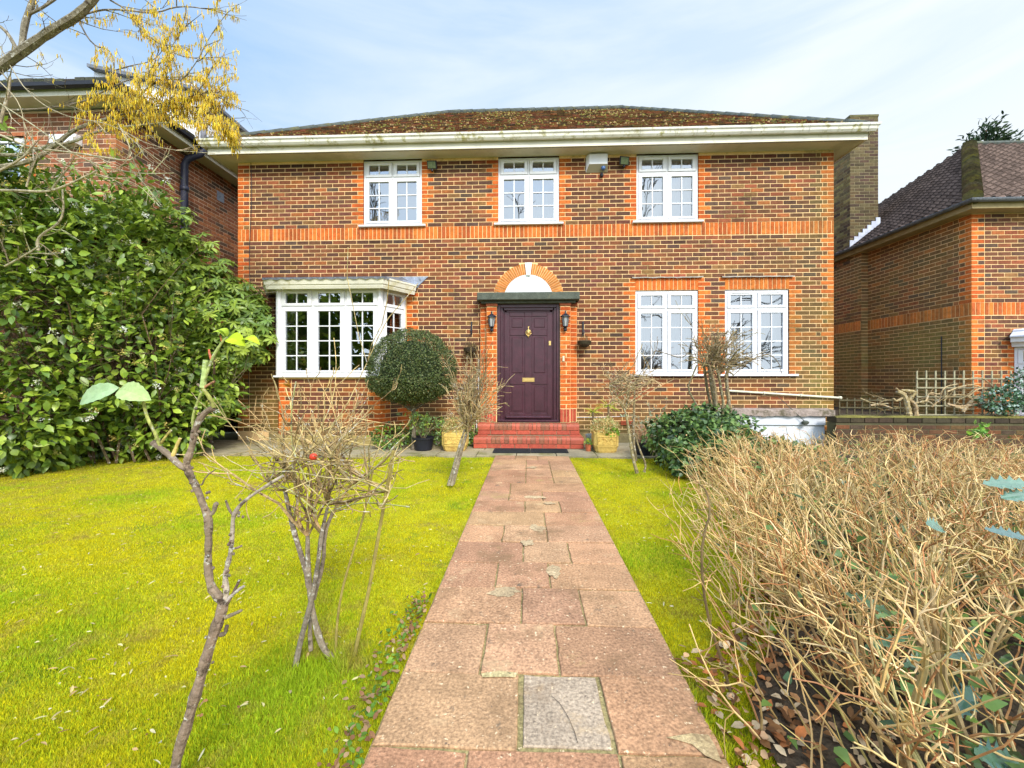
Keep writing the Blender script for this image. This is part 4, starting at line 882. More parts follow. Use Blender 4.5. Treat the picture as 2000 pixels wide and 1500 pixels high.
def wander(p, d, Ln, n, wob, grav=0.):
    pts = [Vector(p)]; d = Vector(d).normalized()
    for i in range(n):
        d = (d + rv(wob) + Vector((0, 0, grav))).normalized(); pts.append(pts[-1] + d * (Ln / n))
    return pts
def grow(mb, p, d, Ln, r, lvl, wob=.18, kids=(3, 4), spread=.8, up=.0, shrink=.62, col=None, tips=None, k=4, rs=.55, minr=.0012, n=4, colj=.2):
    pts = wander(p, d, Ln, n, wob, up); rr = [max(minr, r * (1 - .55 * i / n)) for i in range(n + 1)]
    mb.tube(pts, rr, k, vary(col or BARK, colj), cap=False)
    if lvl <= 0:
        if tips is not None: tips.append((pts[-1], (pts[-1] - pts[-2]).normalized(), pts))
        return
    for _ in range(random.randint(*kids)):
        i = random.randint(1, n); dd = (pts[i] - pts[i - 1]).normalized(); q = (dd + rv(spread * .55)).normalized()
        grow(mb, pts[i], q, Ln * shrink * random.uniform(.6, 1.25), max(minr, rr[i] * rs * random.uniform(.8, 1.2)), lvl - 1, wob, kids, spread, up, shrink, col, tips, k, rs, minr, n, colj)
    if tips is not None and lvl <= 1: tips.append((pts[-1], (pts[-1] - pts[-2]).normalized(), pts))
def smooth(pts, it=1):
    pts = [Vector(p) for p in pts]
    for _ in range(it):
        o = [pts[0]]
        for a, b in zip(pts, pts[1:]): o += [a.lerp(b, .25), a.lerp(b, .75)]
        o.append(pts[-1]); pts = o
    return pts
vn = thing('gnarled_vine', 'thick twisted bare vine trained on the pale trellis', 'vine', (8.3, 7.2, .5)); a = MB()
for pts, r in (([(1985, 812), (1955, 806), (1930, 790), (1905, 777), (1890, 790), (1880, 805)], .045), ([(1990, 800), (1960, 790), (1925, 785), (1880, 795), (1850, 790)], .03), ([(1900, 800), (1870, 797), (1850, 788)], .03), ([(1890, 775), (1915, 755), (1945, 765), (1935, 750), (1915, 735), (1880, 742)], .012), ([(1850, 765), (1875, 755), (1900, 750), (1925, 760)], .012), ([(1808, 785), (1815, 765), (1835, 772), (1845, 755), (1870, 750)], .014), ([(1820, 795), (1835, 780), (1840, 765)], .012), ([(1900, 780), (1880, 770), (1860, 772)], .014)):
    q = smooth([P(x, y, 7.25 + random.uniform(-.05, .05)) for x, y in pts], 2); a.tube(q, [r * (1 - .5 * i / len(q)) * random.uniform(.85, 1.15) for i in range(len(q))], 7, vary((.42, .31, .16), .12))
for _ in range(14): grow(a, P(random.uniform(1810, 1960), random.uniform(765, 800), 7.28), (random.uniform(-1, 1), 0, random.uniform(.1, 1)), .3, .007, 1, col=(.42, .31, .16), wob=.35)
a.build('stem', M['bark'], vn)
v2 = thing('gnarled_vine', 'pale gnarled vine stump standing between the dark and the pale trellis', 'vine', P(1775, 806, 7.2)); a = MB()
for pts, r in (([(1775, 812), (1772, 790), (1765, 770), (1752, 765)], .05), ([(1772, 785), (1785, 770), (1790, 765), (1760, 762)], .03), ([(1765, 775), (1750, 785), (1745, 778)], .02), ([(1790, 812), (1788, 790), (1775, 780)], .04), ([(1785, 788), (1810, 782), (1822, 790)], .018), ([(1770, 770), (1758, 765), (1750, 758)], .018), ([(1700, 792), (1720, 789), (1742, 797)], .016), ([(1680, 778), (1710, 790), (1735, 788)], .012)):
    q = smooth([P(x, y, 7.2) for x, y in pts], 2); a.tube(q, [r * random.uniform(.8, 1.2) * (1 - .35 * i / len(q)) for i in range(len(q))], 7, vary((.34, .26, .13), .12))
for _ in range(10): grow(a, P(random.uniform(1690, 1790), random.uniform(775, 800), 7.25), (random.uniform(-1, 1), 0, random.uniform(0, .8)), .25, .006, 1, col=(.36, .27, .13), wob=.35)
a.build('stem', M['bark'], v2)
# ================================================================ foliage helpers
def ell_points(ells, n, shell=(.62, 1.03), zmin=.03, noise=.22, clump=True):
    """points through the outer part of a union of ellipsoids, with outward normals"""
    out = []; on = []; wts = np.array([e[3] * e[4] + e[4] * e[5] + e[3] * e[5] for e in ells]); wts /= wts.sum()
    while len(out) < n:
        e = ells[RNG.choice(len(ells), p=wts)]; d = RNG.normal(size=3); d /= np.linalg.norm(d)
        k = 1 + noise * mnoise.noise(Vector(d * 2.3) + Vector((e[0], e[1], 0))) + noise * .6 * mnoise.noise(Vector(d * 6) + Vector((e[2], 0, 3)))
        rr = (shell[0] + (shell[1] - shell[0]) * RNG.random() ** .6) * k; p = np.array(e[:3]) + d * np.array(e[3:6]) * rr
        if p[2] < zmin: continue
        inside = False
        for f in ells:
            if f is e: continue
            if (((p - np.array(f[:3])) / np.array(f[3:6])) ** 2).sum() < .42: inside = True; break
        if inside: continue
        nn = d / np.array(e[3:6]); nn /= np.linalg.norm(nn)
        out.append(p); on.append(nn)
    return np.array(out), np.array(on)
def colmix(cols, n, j=.25, w=None):
    c = np.array(cols)[RNG.choice(len(cols), n, p=w)]; return c * RNG.uniform(1 - j, 1 + j, (n, 1))
def cam_filter(p, margin=250):     # keep what the photo (or a step aside) can see
    return np.ones(len(p), bool)
GR = [(.16, .25, .026), (.10, .175, .024), (.22, .32, .032), (.30, .39, .040), (.07, .12, .024)]
# viburnum
vb = thing('evergreen_shrub', 'big evergreen shrub at the left lawn edge with broad leaves and small cream flower heads', 'shrub', (-6.2, 5.4, 0))
VE = [(-6.25, 5.75, 1.35, 1.25, 1.0, 1.45), (-7.0, 5.2, 1.7, 1.5, 1.1, 2.1), (-5.75, 6.3, .95, .80, .7, 1.1), (-6.6, 5.9, 2.6, 1.3, .9, 1.5), (-6.3, 4.75, .65, .75, .6, .65), (-7.6, 4.9, 3.0, 1.3, 1.0, 1.5), (-5.35, 5.85, .55, .5, .55, .6)]
p, n_ = ell_points(VE, 22000, shell=(.62, 1.05), noise=.42)
keep = (p[:, 1] < 6.9) & (p[:, 0] > -9); p, n_ = p[keep], n_[keep]
d = n_ * .8 + RNG.normal(size=p.shape) * .55 + np.array([0, -.1, -.15]); nr = n_ * .4 + np.array([0, -.2, .9]) + RNG.normal(size=p.shape) * .35
leaves('foliage', p, d, nr, RNG.uniform(.08, .165, len(p)), RNG.uniform(.05, .085, len(p)), colmix(GR, len(p), .25, [.28, .18, .26, .18, .10]), M['leaf'], vb)
# flower heads
fp, fn = ell_points(VE, 900, shell=(1.0, 1.08), noise=.42); fm_ = (fp[:, 1] < fp[:, 0] * 0 + 6.2); fp, fn = fp[fm_], fn[fm_]
pp_ = []; dd_ = []; cc_ = []
for q, nn in zip(fp, fn):
    cc0 = random.choice([(.75, .74, .58), (.62, .58, .20), (.58, .46, .14), (.85, .85, .78)])
    if random.random() < .45: continue
    for _ in range(26):
        o = RNG.normal(size=3) * .021; pp_.append(q + o + nn * .02); dd_.append(nn + RNG.normal(size=3) * .5); cc_.append(np.array(cc0) * random.uniform(.7, 1.2))
leaves('flower', pp_, dd_, RNG.normal(size=(len(pp_), 3)), .017, .016, cc_, M['leaf_matt'], vb, prof=[(0, .3, 0), (1, .5, 0)])
b = MB()
for _ in range(60):
    q = Vector((random.uniform(-7.4, -5.2), random.uniform(5.2, 6.3), 0)); grow(b, q, (random.uniform(-.4, .4), -.2, 1), random.uniform(1.2, 2.2), .02, 2, wob=.15, col=(.12, .08, .045), kids=(2, 3))
b.build('branches', M['bark'], vb)
# rhododendron
rh = thing('rhododendron', 'tall rhododendron with drooping whorls of long leaves beside the bay window', 'shrub', (-6.0, 6.9, 0))
RE = [(-6.0, 6.9, 2.0, 1.05, .55, 1.45), (-6.6, 6.5, 2.9, 1.2, .7, 1.2), (-5.35, 6.85, 2.1, .85, .5, .85), (-4.95, 6.9, 2.0, .45, .35, .6), (-5.3, 6.6, .8, .35, .35, .38)]
p, n_ = ell_points(RE, 2700, shell=(.72, 1.04), noise=.3)
keep = (p[:, 0] > -8) & (p[:, 1] < 7.32) & ~((p[:, 2] < 1.0) & (p[:, 1] > 6.9)); p, n_ = p[keep], n_[keep]
P2 = []; D2 = []; N2 = []; C2 = []
for q, nn in zip(p, n_):
    ax = nn * .6 + np.array([0, -.25, .55]) + RNG.normal(size=3) * .3; ax /= np.linalg.norm(ax); k = RNG.integers(6, 10); s = np.cross(ax, [.3, .9, .1]); s /= np.linalg.norm(s); t = np.cross(ax, s); c = random.choice([(.21, .31, .04), (.29, .39, .05), (.14, .23, .035), (.33, .42, .06)])
    for i in range(k):
        a = 2 * math.pi * i / k + RNG.uniform(-.2, .2); o = s * math.cos(a) + t * math.sin(a); P2.append(q); D2.append(o + ax * RNG.uniform(-.25, .45) + np.array([0, 0, -.25])); N2.append(ax + o * .3); C2.append(np.array(c) * RNG.uniform(.75, 1.2))
leaves('foliage', P2, D2, N2, RNG.uniform(.10, .17, len(P2)), RNG.uniform(.038, .058, len(P2)), C2, M['leaf'], rh, prof=[(0, .1, 0), (.35, .36, .02), (.7, .44, -.04), (1, .05, -.16)])
b = MB()
for _ in range(14):
    q = Vector((random.uniform(-6.6, -5.6), random.uniform(6.7, 7.1), 0)); grow(b, q, (random.uniform(-.3, .5), -.1, 1), random.uniform(1.6, 2.4), .03, 3, wob=.16, col=(.20, .15, .10), kids=(2, 3))
b.build('branches', M['bark'], rh)
# topiary
tp = thing('topiary_shrub', 'clipped dark green dome topiary on a stem beside the bay window', 'topiary', (-1.855, 6.45, 0))
n = 30000; u = RNG.normal(size=(n, 3)); u /= np.linalg.norm(u, axis=1, keepdims=True)
sc_ = np.where(u[:, 2:3] > 0, np.array([.69, .55, .72]), np.array([.69, .55, .42])); un = np.abs(u) ** np.array([1, 1, .85]) * np.sign(u)
kn_ = np.array([1 + .05 * mnoise.noise(Vector(x * 2.2)) + .05 * mnoise.noise(Vector(x * 7)) for x in u])[:, None]
flat = np.where(u[:, 2] < -.2)[0]
p = np.array([-1.855, 6.45, 1.19]) + un * sc_ * kn_ * (.86 + .16 * RNG.random((n, 1)) ** .6)
p[flat, 2] += RNG.uniform(-.03, .06, len(flat))
leaves('foliage', p, u * .6 + RNG.normal(size=u.shape) * .7, u + RNG.normal(size=u.shape) * .5, RNG.uniform(.016, .032, n), RNG.uniform(.012, .02, n), colmix([(.075, .11, .03), (.05, .08, .022), (.11, .14, .04), (.16, .17, .06), (.04, .06, .02)], n, .3), M['box_leaf'], tp, prof=[(0, .1, 0), (.5, .5, 0), (1, .05, 0)])
b = MB(); b.lathe((-1.855, 6.45, 1.19), [(.05, -.26), (.45, -.2), (.52, 0), (.42, .35), (.2, .52), (.02, .56)], 16, sy=.8); b.build('inner_core', mat('inner_core', (.02, .03, .01), rough=1, n1=(20, .5)), tp, True)  # solid near-black core filling the dome behind the leaves
b = MB(); b.tube([(-1.84, 6.5, 0), (-1.83, 6.5, .5), (-1.85, 6.47, .9)], [.04, .032, .03], 8, (.16, .13, .09))
for _ in range(14): grow(b, (-1.85, 6.47, .62), (random.uniform(-1, 1), random.uniform(-.7, .5), .7), .4, .012, 1, col=(.14, .11, .07))
b.build('trunk', M['bark'], tp)
# ================================================================ hanging baskets
def hbasket(label, px, y0, y1, yb, dead):
    c = P(px, yb, YW - .16); t = thing('hanging_basket', label, 'basket', (c.x, YW, c.z)); b = MB(); top = P(px, y0, YW - .02); lo = P(px, y1, YW - .02)
    b.box(c.x - .012, c.x + .012, YW - .03, YW - .008, lo.z, top.z, (1, 1, 1)); b.tube([(c.x, YW - .02, lo.z + .03), (c.x, YW - .16, lo.z + .06), (c.x, YW - .17, lo.z + .03)], .007, 6); b.build('bracket', M['black'], t)
    b = MB()
    for k in range(4): a = k * 1.57 + .4; b.tube([(c.x, YW - .17, lo.z + .03), (c.x + .1 * math.cos(a), YW - .17 + .1 * math.sin(a), c.z + .03)], .002, 3)
    b.build('chain', M['black'], t)
    b = MB()
    for k in range(9): 
        f = k / 8 * math.pi / 2; b.tube([(c.x + .115 * math.cos(f) * math.cos(a), YW - .17 + .115 * math.cos(f) * math.sin(a), c.z + .03 - .10 * math.sin(f)) for a in [2 * math.pi * i / 16 for i in range(17)]], .011, 4, vary((.06, .045, .03), .3), cap=False)
    b.lathe((c.x, YW - .17, c.z + .03), [(.10 * math.sin(f), -.095 * math.cos(f)) for f in (0.05, .4, .8, 1.2, 1.5)], 14, (.05, .04, .025)); b.build('bowl', M['twig'], t)
    n = 500 if dead else 120; q = RNG.normal(size=(n, 3)); q /= np.linalg.norm(q, axis=1, keepdims=True); pr = .13 if dead else .07; q2 = q * np.array([pr, pr, pr]) * RNG.uniform(.6, 1, (n, 1)) + np.array([c.x, YW - .17, c.z + (0 if dead else .05)])
    leaves('dry_plant', q2, q + RNG.normal(size=q.shape), q, .05, .007, colmix([(.16, .12, .05), (.22, .16, .06), (.10, .09, .04)], n), M['leaf_matt'], t)
hbasket('hanging basket with a round ball of dead stems left of the door', 919, 628, 652, 684, True)
hbasket('small empty dark wicker hanging basket right of the door', 1141, 628, 655, 670, False)
# ================================================================ mats and pots
for (x0, x1, lab) in ((962, 1036, 'black rubber doormat at the foot of the steps, left one'), (1037, 1110, 'black rubber doormat at the foot of the steps, right one')):
    a = G(x0, 885); c = G(x1, 884); m_ = MB(); m_.obox((a.x, a.y, .004), (c.x - a.x, 0, 0), (0, 6.62 - a.y, 0), (0, 0, .014), (1, 1, 1), 0, .004)
    for i in range(10): m_.box(a.x + .03, c.x - .03, a.y + .03 + i * .025, a.y + .042 + i * .025, .018, .021)
    tag(m_.build('doormat', M['rubber']), lab, 'doormat', 'doormats below the front steps')
def planter(label, px0, px1, y0, y1, Yf):
    a = P(px0, y1, Yf); b = P(px1, y1, Yf); cx = (a.x + b.x) / 2; w = (b.x - a.x) / 2; h = P(px0, y0, Yf).z; cy = Yf + w
    t = thing('stone_planter', label, 'planter', (cx, cy, 0)); m_ = MB(); N4 = 24
    def ring(r, z, rnd=.16):
        o = []
        for k in range(N4):
            th = 2 * math.pi * (k + .5) / N4; c, s = math.cos(th), math.sin(th); e = 1 / (abs(c) ** 7 + abs(s) ** 7) ** (1 / 7); o.append(Vector((cx + c * e * r, cy + s * e * r, z)))
        return o
    pr = [(w * .80, .0), (w * .86, .025), (w * .90, .06), (w * .97, h * .30), (w * .99, h * .32), (w, h * .88), (w * 1.01, h * .9), (w * 1.0, h), (w * .86, h), (w * .82, h * .86)]
    R_ = [ring(r, z) for r, z in pr]
    for i in range(len(R_) - 1):
        for k in range(N4): m_.quad(R_[i][k], R_[i][(k + 1) % N4], R_[i + 1][(k + 1) % N4], R_[i + 1][k])
    m_.poly(list(reversed(R_[0]))); m_.poly(R_[-1], (.1, .1, .1)); m_.build('pot', M['yellowstone'], t)
    rl = MB(); 
    fx = lambda u: cx + u * w * .78; fz = lambda v: h * (.36 + .46 * v); fy = lambda v: cy - w * (.985 + .02 * v) - .002
    sw = [[(-.95, .1), (-.95, .95), (.95, .95), (.95, .1), (-.95, .1)], [(-.8, .25), (-.6, .7), (-.35, .8), (-.25, .5), (-.5, .3), (-.2, .2)], [(.8, .25), (.6, .7), (.35, .8), (.25, .5), (.5, .3), (.2, .2)], [(-.2, .8), (0, .45), (.2, .8)], [(-.8, .8), (-.7, .55), (-.85, .45)], [(.8, .8), (.7, .55), (.85, .45)], [(-.15, .2), (0, .35), (.15, .2)]]
    for s in sw:
        q = smooth([(fx(u), fy(v), fz(v)) for u, v in s], 2 if len(s) > 3 and s is not sw[0] else 0); rl.tube(q, w * .04, 6, sq=.6)
    rl.build('relief', M['yellowstone'], t, True)
    return t, cx, cy, w, h
def tuft(t, cx, cy, w, h, n, cols, hh, ln, wd, name='plant', mt='leaf_matt', flat=.6, up=.5):
    q = RNG.normal(size=(n, 3)); q[:, 2] = np.abs(q[:, 2]); q /= np.linalg.norm(q, axis=1, keepdims=True); r = RNG.uniform(.5, 1, (n, 1)) ** .5
    k = np.array([1 + .3 * mnoise.noise(Vector(x * 3) + Vector((cx, 0, 0))) for x in q])[:, None]
    p = np.array([cx, cy, h - .01]) + q * np.array([w, w, hh]) * r * k; return leaves(name, p, q + RNG.normal(size=q.shape) * .6 + np.array([0, 0, up]), q + RNG.normal(size=q.shape) * .4, RNG.uniform(ln * .6, ln * 1.3, n), wd, colmix(cols, n), M[mt], t)
HE = [(.66, .52, .22), (.58, .30, .11), (.40, .42, .14), (.72, .60, .32), (.50, .42, .18), (.28, .36, .12)]
a_ = planter('yellow stone planter with faded heather left of the steps', 861, 910, 845, 881, 6.33); tuft(*a_[:3], a_[3] * 1.15, a_[4], 1800, HE, .22, .03, .012, up=.6)
a_ = planter('yellow stone planter with faded heather right of the steps', 1161, 1210, 845, 882, 6.33); tuft(*a_[:3], a_[3] * 1.2, a_[4], 2000, HE, .21, .03, .013, up=.6); tuft(a_[0], a_[1] + .09, a_[2] - .15, .10, a_[4] - .02, 60, [(.20, .34, .04)], .08, .05, .035, name='trailing_leaves')
def bowl(label, px, py0, py1, Y, w, cat='pot', name='plant_pot', m='blackplastic', taper=.75):
    c = P(px, py1, Y); h = P(px, py0, Y).z; t = thing(name, label, cat, (c.x, Y, 0)); m_ = MB(); m_.lathe((c.x, Y, 0), [(w * taper, 0), (w * (taper + .05), .01), (w * .95, h * .86), (w * 1.04, h * .87), (w * 1.05, h), (w * .95, h), (w * .90, h * .85), (.01, h * .84)], 28); m_.build('pot', M[m], t, False); return t, c.x, Y, w, h
t = bowl('black plastic pot with a leafy green azalea below the topiary', 827, 853, 881, 6.5, .17); b = MB(); tips = []
for _ in range(9): grow(b, (t[1] + random.uniform(-.03, .03), t[2], t[4] - .03), (random.uniform(-.8, .8), random.uniform(-.5, .4), 1), .30, .007, 2, col=(.25, .19, .11), tips=tips, kids=(2, 3))
b.build('stems', M['twig'], t[0])
def tipleaves(tips, k, cols, ln, wd, parent, name='leaves', mt='leaf', droop=0., spread=1.):
    P2, D2, N2, C2 = [], [], [], []
    for q, dd, _ in tips:
        c = random.choice(cols)
        for i in range(k): P2.append(np.array(q) + RNG.normal(size=3) * .015 * spread); D2.append(np.array(dd) + RNG.normal(size=3) * .8 + np.array([0, 0, -droop])); N2.append(RNG.normal(size=3) * .5 + np.array([0, -.2, 1])); C2.append(np.array(c) * RNG.uniform(.75, 1.25))
    n = len(P2); return leaves(name, P2, D2, N2, RNG.uniform(ln * .7, ln * 1.3, n), wd, C2, M[mt], parent)
tipleaves(tips, 9, [(.22, .34, .06), (.30, .38, .05), (.14, .26, .06), (.18, .28, .10)], .045, .018, t[0])
t = bowl('black plastic pot with dry reddish grass and grey stems near the ivy', 1258, 862, 887, 6.25, .16, taper=.7); b = MB(); tips = []
for _ in range(60):
    q = wander((t[1] + random.uniform(-.08, .08), t[2] + random.uniform(-.08, .08), t[4] - .03), (random.uniform(-.5, .3), random.uniform(-.3, .2), 1), random.uniform(.15, .32), 4, .1, -.08); b.tube(q, .0025, 3, vary(random.choice([(.38, .17, .10), (.42, .28, .14)]), .2), cap=False)
for _ in range(7): grow(b, (t[1], t[2], t[4] - .03), (random.uniform(-.5, .5), random.uniform(-.3, .3), 1), .40, .005, 2, col=(.42, .38, .28), tips=tips, kids=(2, 3))
b.build('dry_stems', M['twig'], t[0]); tipleaves(tips, 4, [(.25, .34, .20), (.16, .24, .12)], .04, .016, t[0])
t = bowl('small galvanised metal bucket between the steps and the right planter', 1154, 848, 866, 6.75, .085, 'bucket', 'metal_bucket', 'galv', .8)
t = bowl('tiny terracotta pot with a green seedling at the side of the steps', 1149, 868, 876, 6.5, .05, 'pot', 'plant_pot', 'terracotta', .75); tuft(*t, 50, [(.30, .38, .05), (.18, .30, .05)], .09, .04, .022, up=.3)
# cordylines
for lab, heads, base in (('small cordyline with yellow green strap leaves at the wall right of the steps', [(1158, 805)], (1160, 858)), ('taller cordyline with bent yellow leaf above the right planter', [(1188, 793)], (1190, 850))):
    bq = P(base[0], base[1], 6.95); t = thing('cordyline', lab, 'plant', (bq.x, 6.95, 0)); b = MB(); p2, d2 = [], []
    for hx, hy in heads:
        h = P(hx, hy, 6.95); b.tube([(bq.x, 6.95, 0), Vector((bq.x, 6.95, .3)).lerp(h, .5), h], [.02, .018, .02], 7, (.20, .15, .08))
        for k in range(24):
            dd = Vector((random.uniform(-1, 1), random.uniform(-.8, .5), random.uniform(-.4, 1))); q = wander(h, dd, random.uniform(.14, .26), 5, .05, -.10)
            for i in range(5): b.quad(q[i] - Vector((0, 0, .008 * (1 - i / 6))), q[i] + Vector((0, 0, .008 * (1 - i / 6))), q[i + 1] + Vector((0, 0, .008 * (1 - (i + 1) / 6))), q[i + 1] - Vector((0, 0, .008 * (1 - (i + 1) / 6))), vary(random.choice([(.42, .46, .06), (.50, .46, .08), (.30, .38, .05)]), .15))
    b.build('plant_body', M['leaf_matt'], t)
# low green growth at the foot of the wall
lg_ = thing('ivy_clump', 'dark ivy clump against the left side of the front steps', 'ivy', (-1.05, 6.9, 0)); p, n_ = ell_points([(-1.02, 6.95, .22, .16, .22, .26), (-1.7, 7.0, .2, .5, .25, .3), (-2.25, 6.6, .18, .35, .25, .24)], 1500, shell=(.4, 1)); leaves('foliage', p, n_ + RNG.normal(size=p.shape) * .6 + np.array([0, 0, -.3]), n_ + np.array([0, 0, .5]), .045, .04, colmix(GR[:2] + [(.10, .18, .06)], len(p)), M['leaf'], lg_)
# ================================================================ ivy shrub and multi-stem tree
IV = [(2.12, 5.6, .34, .50, .42, .36), (2.35, 5.15, .26, .45, .42, .34), (2.45, 5.6, .38, .50, .5, .36), (2.02, 4.98, .16, .36, .32, .26), (2.55, 4.5, .2, .5, .5, .30)]
iv = thing('ivy_bush', 'glossy dark green ivy bush between the right lawn and the white basement door', 'ivy', (2.1, 5.4, 0))
p, n_ = ell_points(IV, 9000, shell=(.55, 1.03), noise=.35); leaves('foliage', p, n_ * .7 + RNG.normal(size=p.shape) * .5 + np.array([0, 0, -.35]), n_ + np.array([0, -.2, .5]) + RNG.normal(size=p.shape) * .3, RNG.uniform(.04, .075, len(p)), RNG.uniform(.045, .065, len(p)), colmix([(.07, .135, .03), (.045, .10, .026), (.11, .19, .04), (.16, .25, .06), (.04, .07, .022)], len(p)), M['leaf'], iv, prof=[(0, .2, 0), (.25, .5, 0), (.6, .3, 0), (1, .03, -.05)])
def stems(b, paths, zcs, r0, col, taper=.5, k=7, sm=1, knob=.12):
    for (pts, zc, r) in paths:
        q = smooth([D(x, y, zc) for x, y in pts], sm); b.tube(q, [r * (1 - taper * i / len(q)) * random.uniform(1 - knob, 1 + knob) for i in range(len(q))], k, vary(col, .12))
tE = thing('bare_tree', 'multi-stemmed bare shrub rising from the ivy in front of the right windows', 'tree', D(1400, 860, 5.6)); b = MB(); c5 = (.20, .16, .085)
stems(b, [([(1402, 880), (1400, 835), (1398, 800), (1390, 750), (1385, 715)], 5.6, .035), ([(1402, 850), (1400, 800), (1395, 745), (1380, 700)], 5.5, .026), ([(1403, 850), (1412, 810), (1425, 790), (1420, 760), (1418, 725), (1440, 700)], 5.6, .03), ([(1400, 830), (1385, 780), (1378, 740), (1375, 712)], 5.7, .022), ([(1380, 825), (1360, 790), (1342, 758), (1352, 735), (1361, 713)], 5.5, .014), ([(1404, 840), (1415, 800), (1405, 740), (1400, 720)], 5.5, .022), ([(1410, 830), (1432, 793)], 5.5, .012)], 0, 0, c5, .35)
for _ in range(46):
    s = D(random.uniform(1372, 1432), random.uniform(700, 735), 5.6); c = D(random.uniform(1335, 1485), random.uniform(640, 700), 5.6 + random.uniform(-.35, .35)); grow(b, s, c - s, (c - s).length * .8, .010, 2, wob=.16, col=(.27, .20, .10), kids=(3, 4), spread=.9, shrink=.5, minr=.0032)
for pts in ([(1440, 720), (1470, 700), (1500, 690), (1520, 705), (1527, 730)], [(1430, 735), (1470, 700), (1505, 690)], [(1345, 690), (1330, 700), (1300, 690), (1280, 685)]): b.tube(smooth([D(x, y, 5.5) for x, y in pts], 1), .006, 4, (.2, .15, .09))
b.build('branches', M['bark'], tE)
# ================================================================ pruned roses
ROSE = (.30, .24, .15)
def crown(b, forks, x0, x1, y0, y1, zc, dz, n, r, lvl=2, col=ROSE, tips=None, kids=(2, 4), minr=.0015, shrink=.55, wob=.18, fill=1.0, up=0.):
    for _ in range(n):
        s = D(*random.choice(forks), zc + random.uniform(-.02, .02)); c = D(random.uniform(x0, x1), y0 + (y1 - y0) * random.random() ** 1.5, zc + random.uniform(-dz, dz)); v = c - s
        grow(b, s, v, v.length * fill, r, lvl, wob=wob, col=random.choice([col, col, tuple(x * 1.35 for x in col), tuple(x * .65 for x in col)]), kids=kids, spread=.95, shrink=shrink, minr=minr, tips=tips, up=up)
ra = thing('bare_rose_bush', 'pruned bare rose standard with two thin stems on the right lawn', 'rose bush', G(1245, 922)); b = MB()
stems(b, [([(1244, 924), (1236, 895), (1229, 850), (1225, 820), (1220, 800)], 4.95, .022), ([(1258, 922), (1262, 908), (1250, 880), (1240, 850)], 4.9, .016), ([(1242, 900), (1237, 860), (1238, 800), (1240, 745)], 5.0, .018), ([(1220, 802), (1205, 775), (1190, 748)], 4.95, .012), ([(1222, 800), (1225, 775), (1235, 750)], 4.95, .012)], 0, 0, (.26, .21, .11))
crown(b, [(1205, 775), (1222, 795), (1232, 760), (1240, 750), (1192, 750)], 1176, 1272, 722, 790, 4.95, .3, 36, .008, minr=.0028, col=(.34, .25, .13)); b.build('branches', M['bark'], ra)
rb_ = thing('bare_rose_bush', 'leaning bare rose bush with fanned upright twigs on the left lawn near the door', 'rose bush', G(881, 948)); b = MB()
stems(b, [([(876, 948), (886, 915), (896, 875), (908, 838)], 4.35, .020), ([(882, 948), (893, 905), (905, 865), (915, 835)], 4.35, .020), ([(886, 946), (900, 890), (912, 850)], 4.4, .013)], 0, 0, (.24, .20, .14))
crown(b, [(908, 838), (915, 835), (912, 850)], 888, 965, 735, 800, 4.35, .28, 36, .009, wob=.10, kids=(3, 4), minr=.0028, col=(.34, .25, .12)); b.build('branches', M['bark'], rb_)
rc = thing('bare_rose_bush', 'wide thorny bare rose bush with a single red hip on the left lawn', 'rose bush', G(620, 1290)); b = MB(); gc = (.33, .28, .21)
stems(b, [([(576, 1310), (586, 1255), (607, 1180), (620, 1110), (628, 1041), (640, 990)], 1.66, .0125), ([(652, 1290), (630, 1265), (617, 1225), (608, 1180), (604, 1143), (601, 1090), (601, 1047)], 1.68, .0145), ([(604, 1146), (598, 1115), (585, 1075), (572, 1031), (563, 990), (556, 956)], 1.68, .0125), ([(607, 1270), (605, 1230), (608, 1170)], 1.72, .010), ([(612, 1170), (632, 1100), (634, 1042), (650, 1000)], 1.7, .010)], 0, 0, (.22, .18, .13))
forks = [(628, 1041), (601, 1047), (640, 985), (572, 1025), (556, 956), (655, 985), (620, 960), (560, 930), (690, 945), (590, 960)]
crown(b, forks, 490, 800, 810, 1000, 1.70, .24, 30, .0070, col=(.34, .24, .11), lvl=2, kids=(3, 3), minr=.0018, fill=.80, wob=.17, up=.07)
crown(b, [(600, 900), (640, 920), (690, 900), (560, 900), (720, 940), (760, 960), (520, 940)], 470, 810, 805, 1000, 1.70, .26, 44, .0040, col=(.46, .34, .15), lvl=1, kids=(2, 4), minr=.0016, wob=.2, up=.06)
for pts in ([(620, 1000), (560, 950), (520, 948), (470, 982)], [(640, 1000), (700, 980), (760, 985), (800, 990)], [(600, 940), (570, 880), (568, 800), (578, 745)], [(640, 985), (720, 930), (770, 870), (800, 845)]): b.tube(smooth([D(x, y, 1.62) for x, y in pts], 2), .0028, 5, vary((.34, .33, .12), .2))
tips = []; rc_b = b.build('branches', M['bark'], rc)
hb = MB(); c = D(612, 893, 1.5); hb.lathe(c, [(.001, -.010), (.010, -.009), (.0145, 0), (.012, .010), (.004, .014)], 12); hb.build('rose_hip', M['hip'], rc, True)
q = D(568, 757, 1.6); leaves('bud', np.array([q] * 5) , RNG.normal(size=(5, 3)) * .6 + np.array([0, 0, .5]), RNG.normal(size=(5, 3)), .035, .02, colmix([(.55, .28, .05)], 5), M['leaf_matt'], rc)
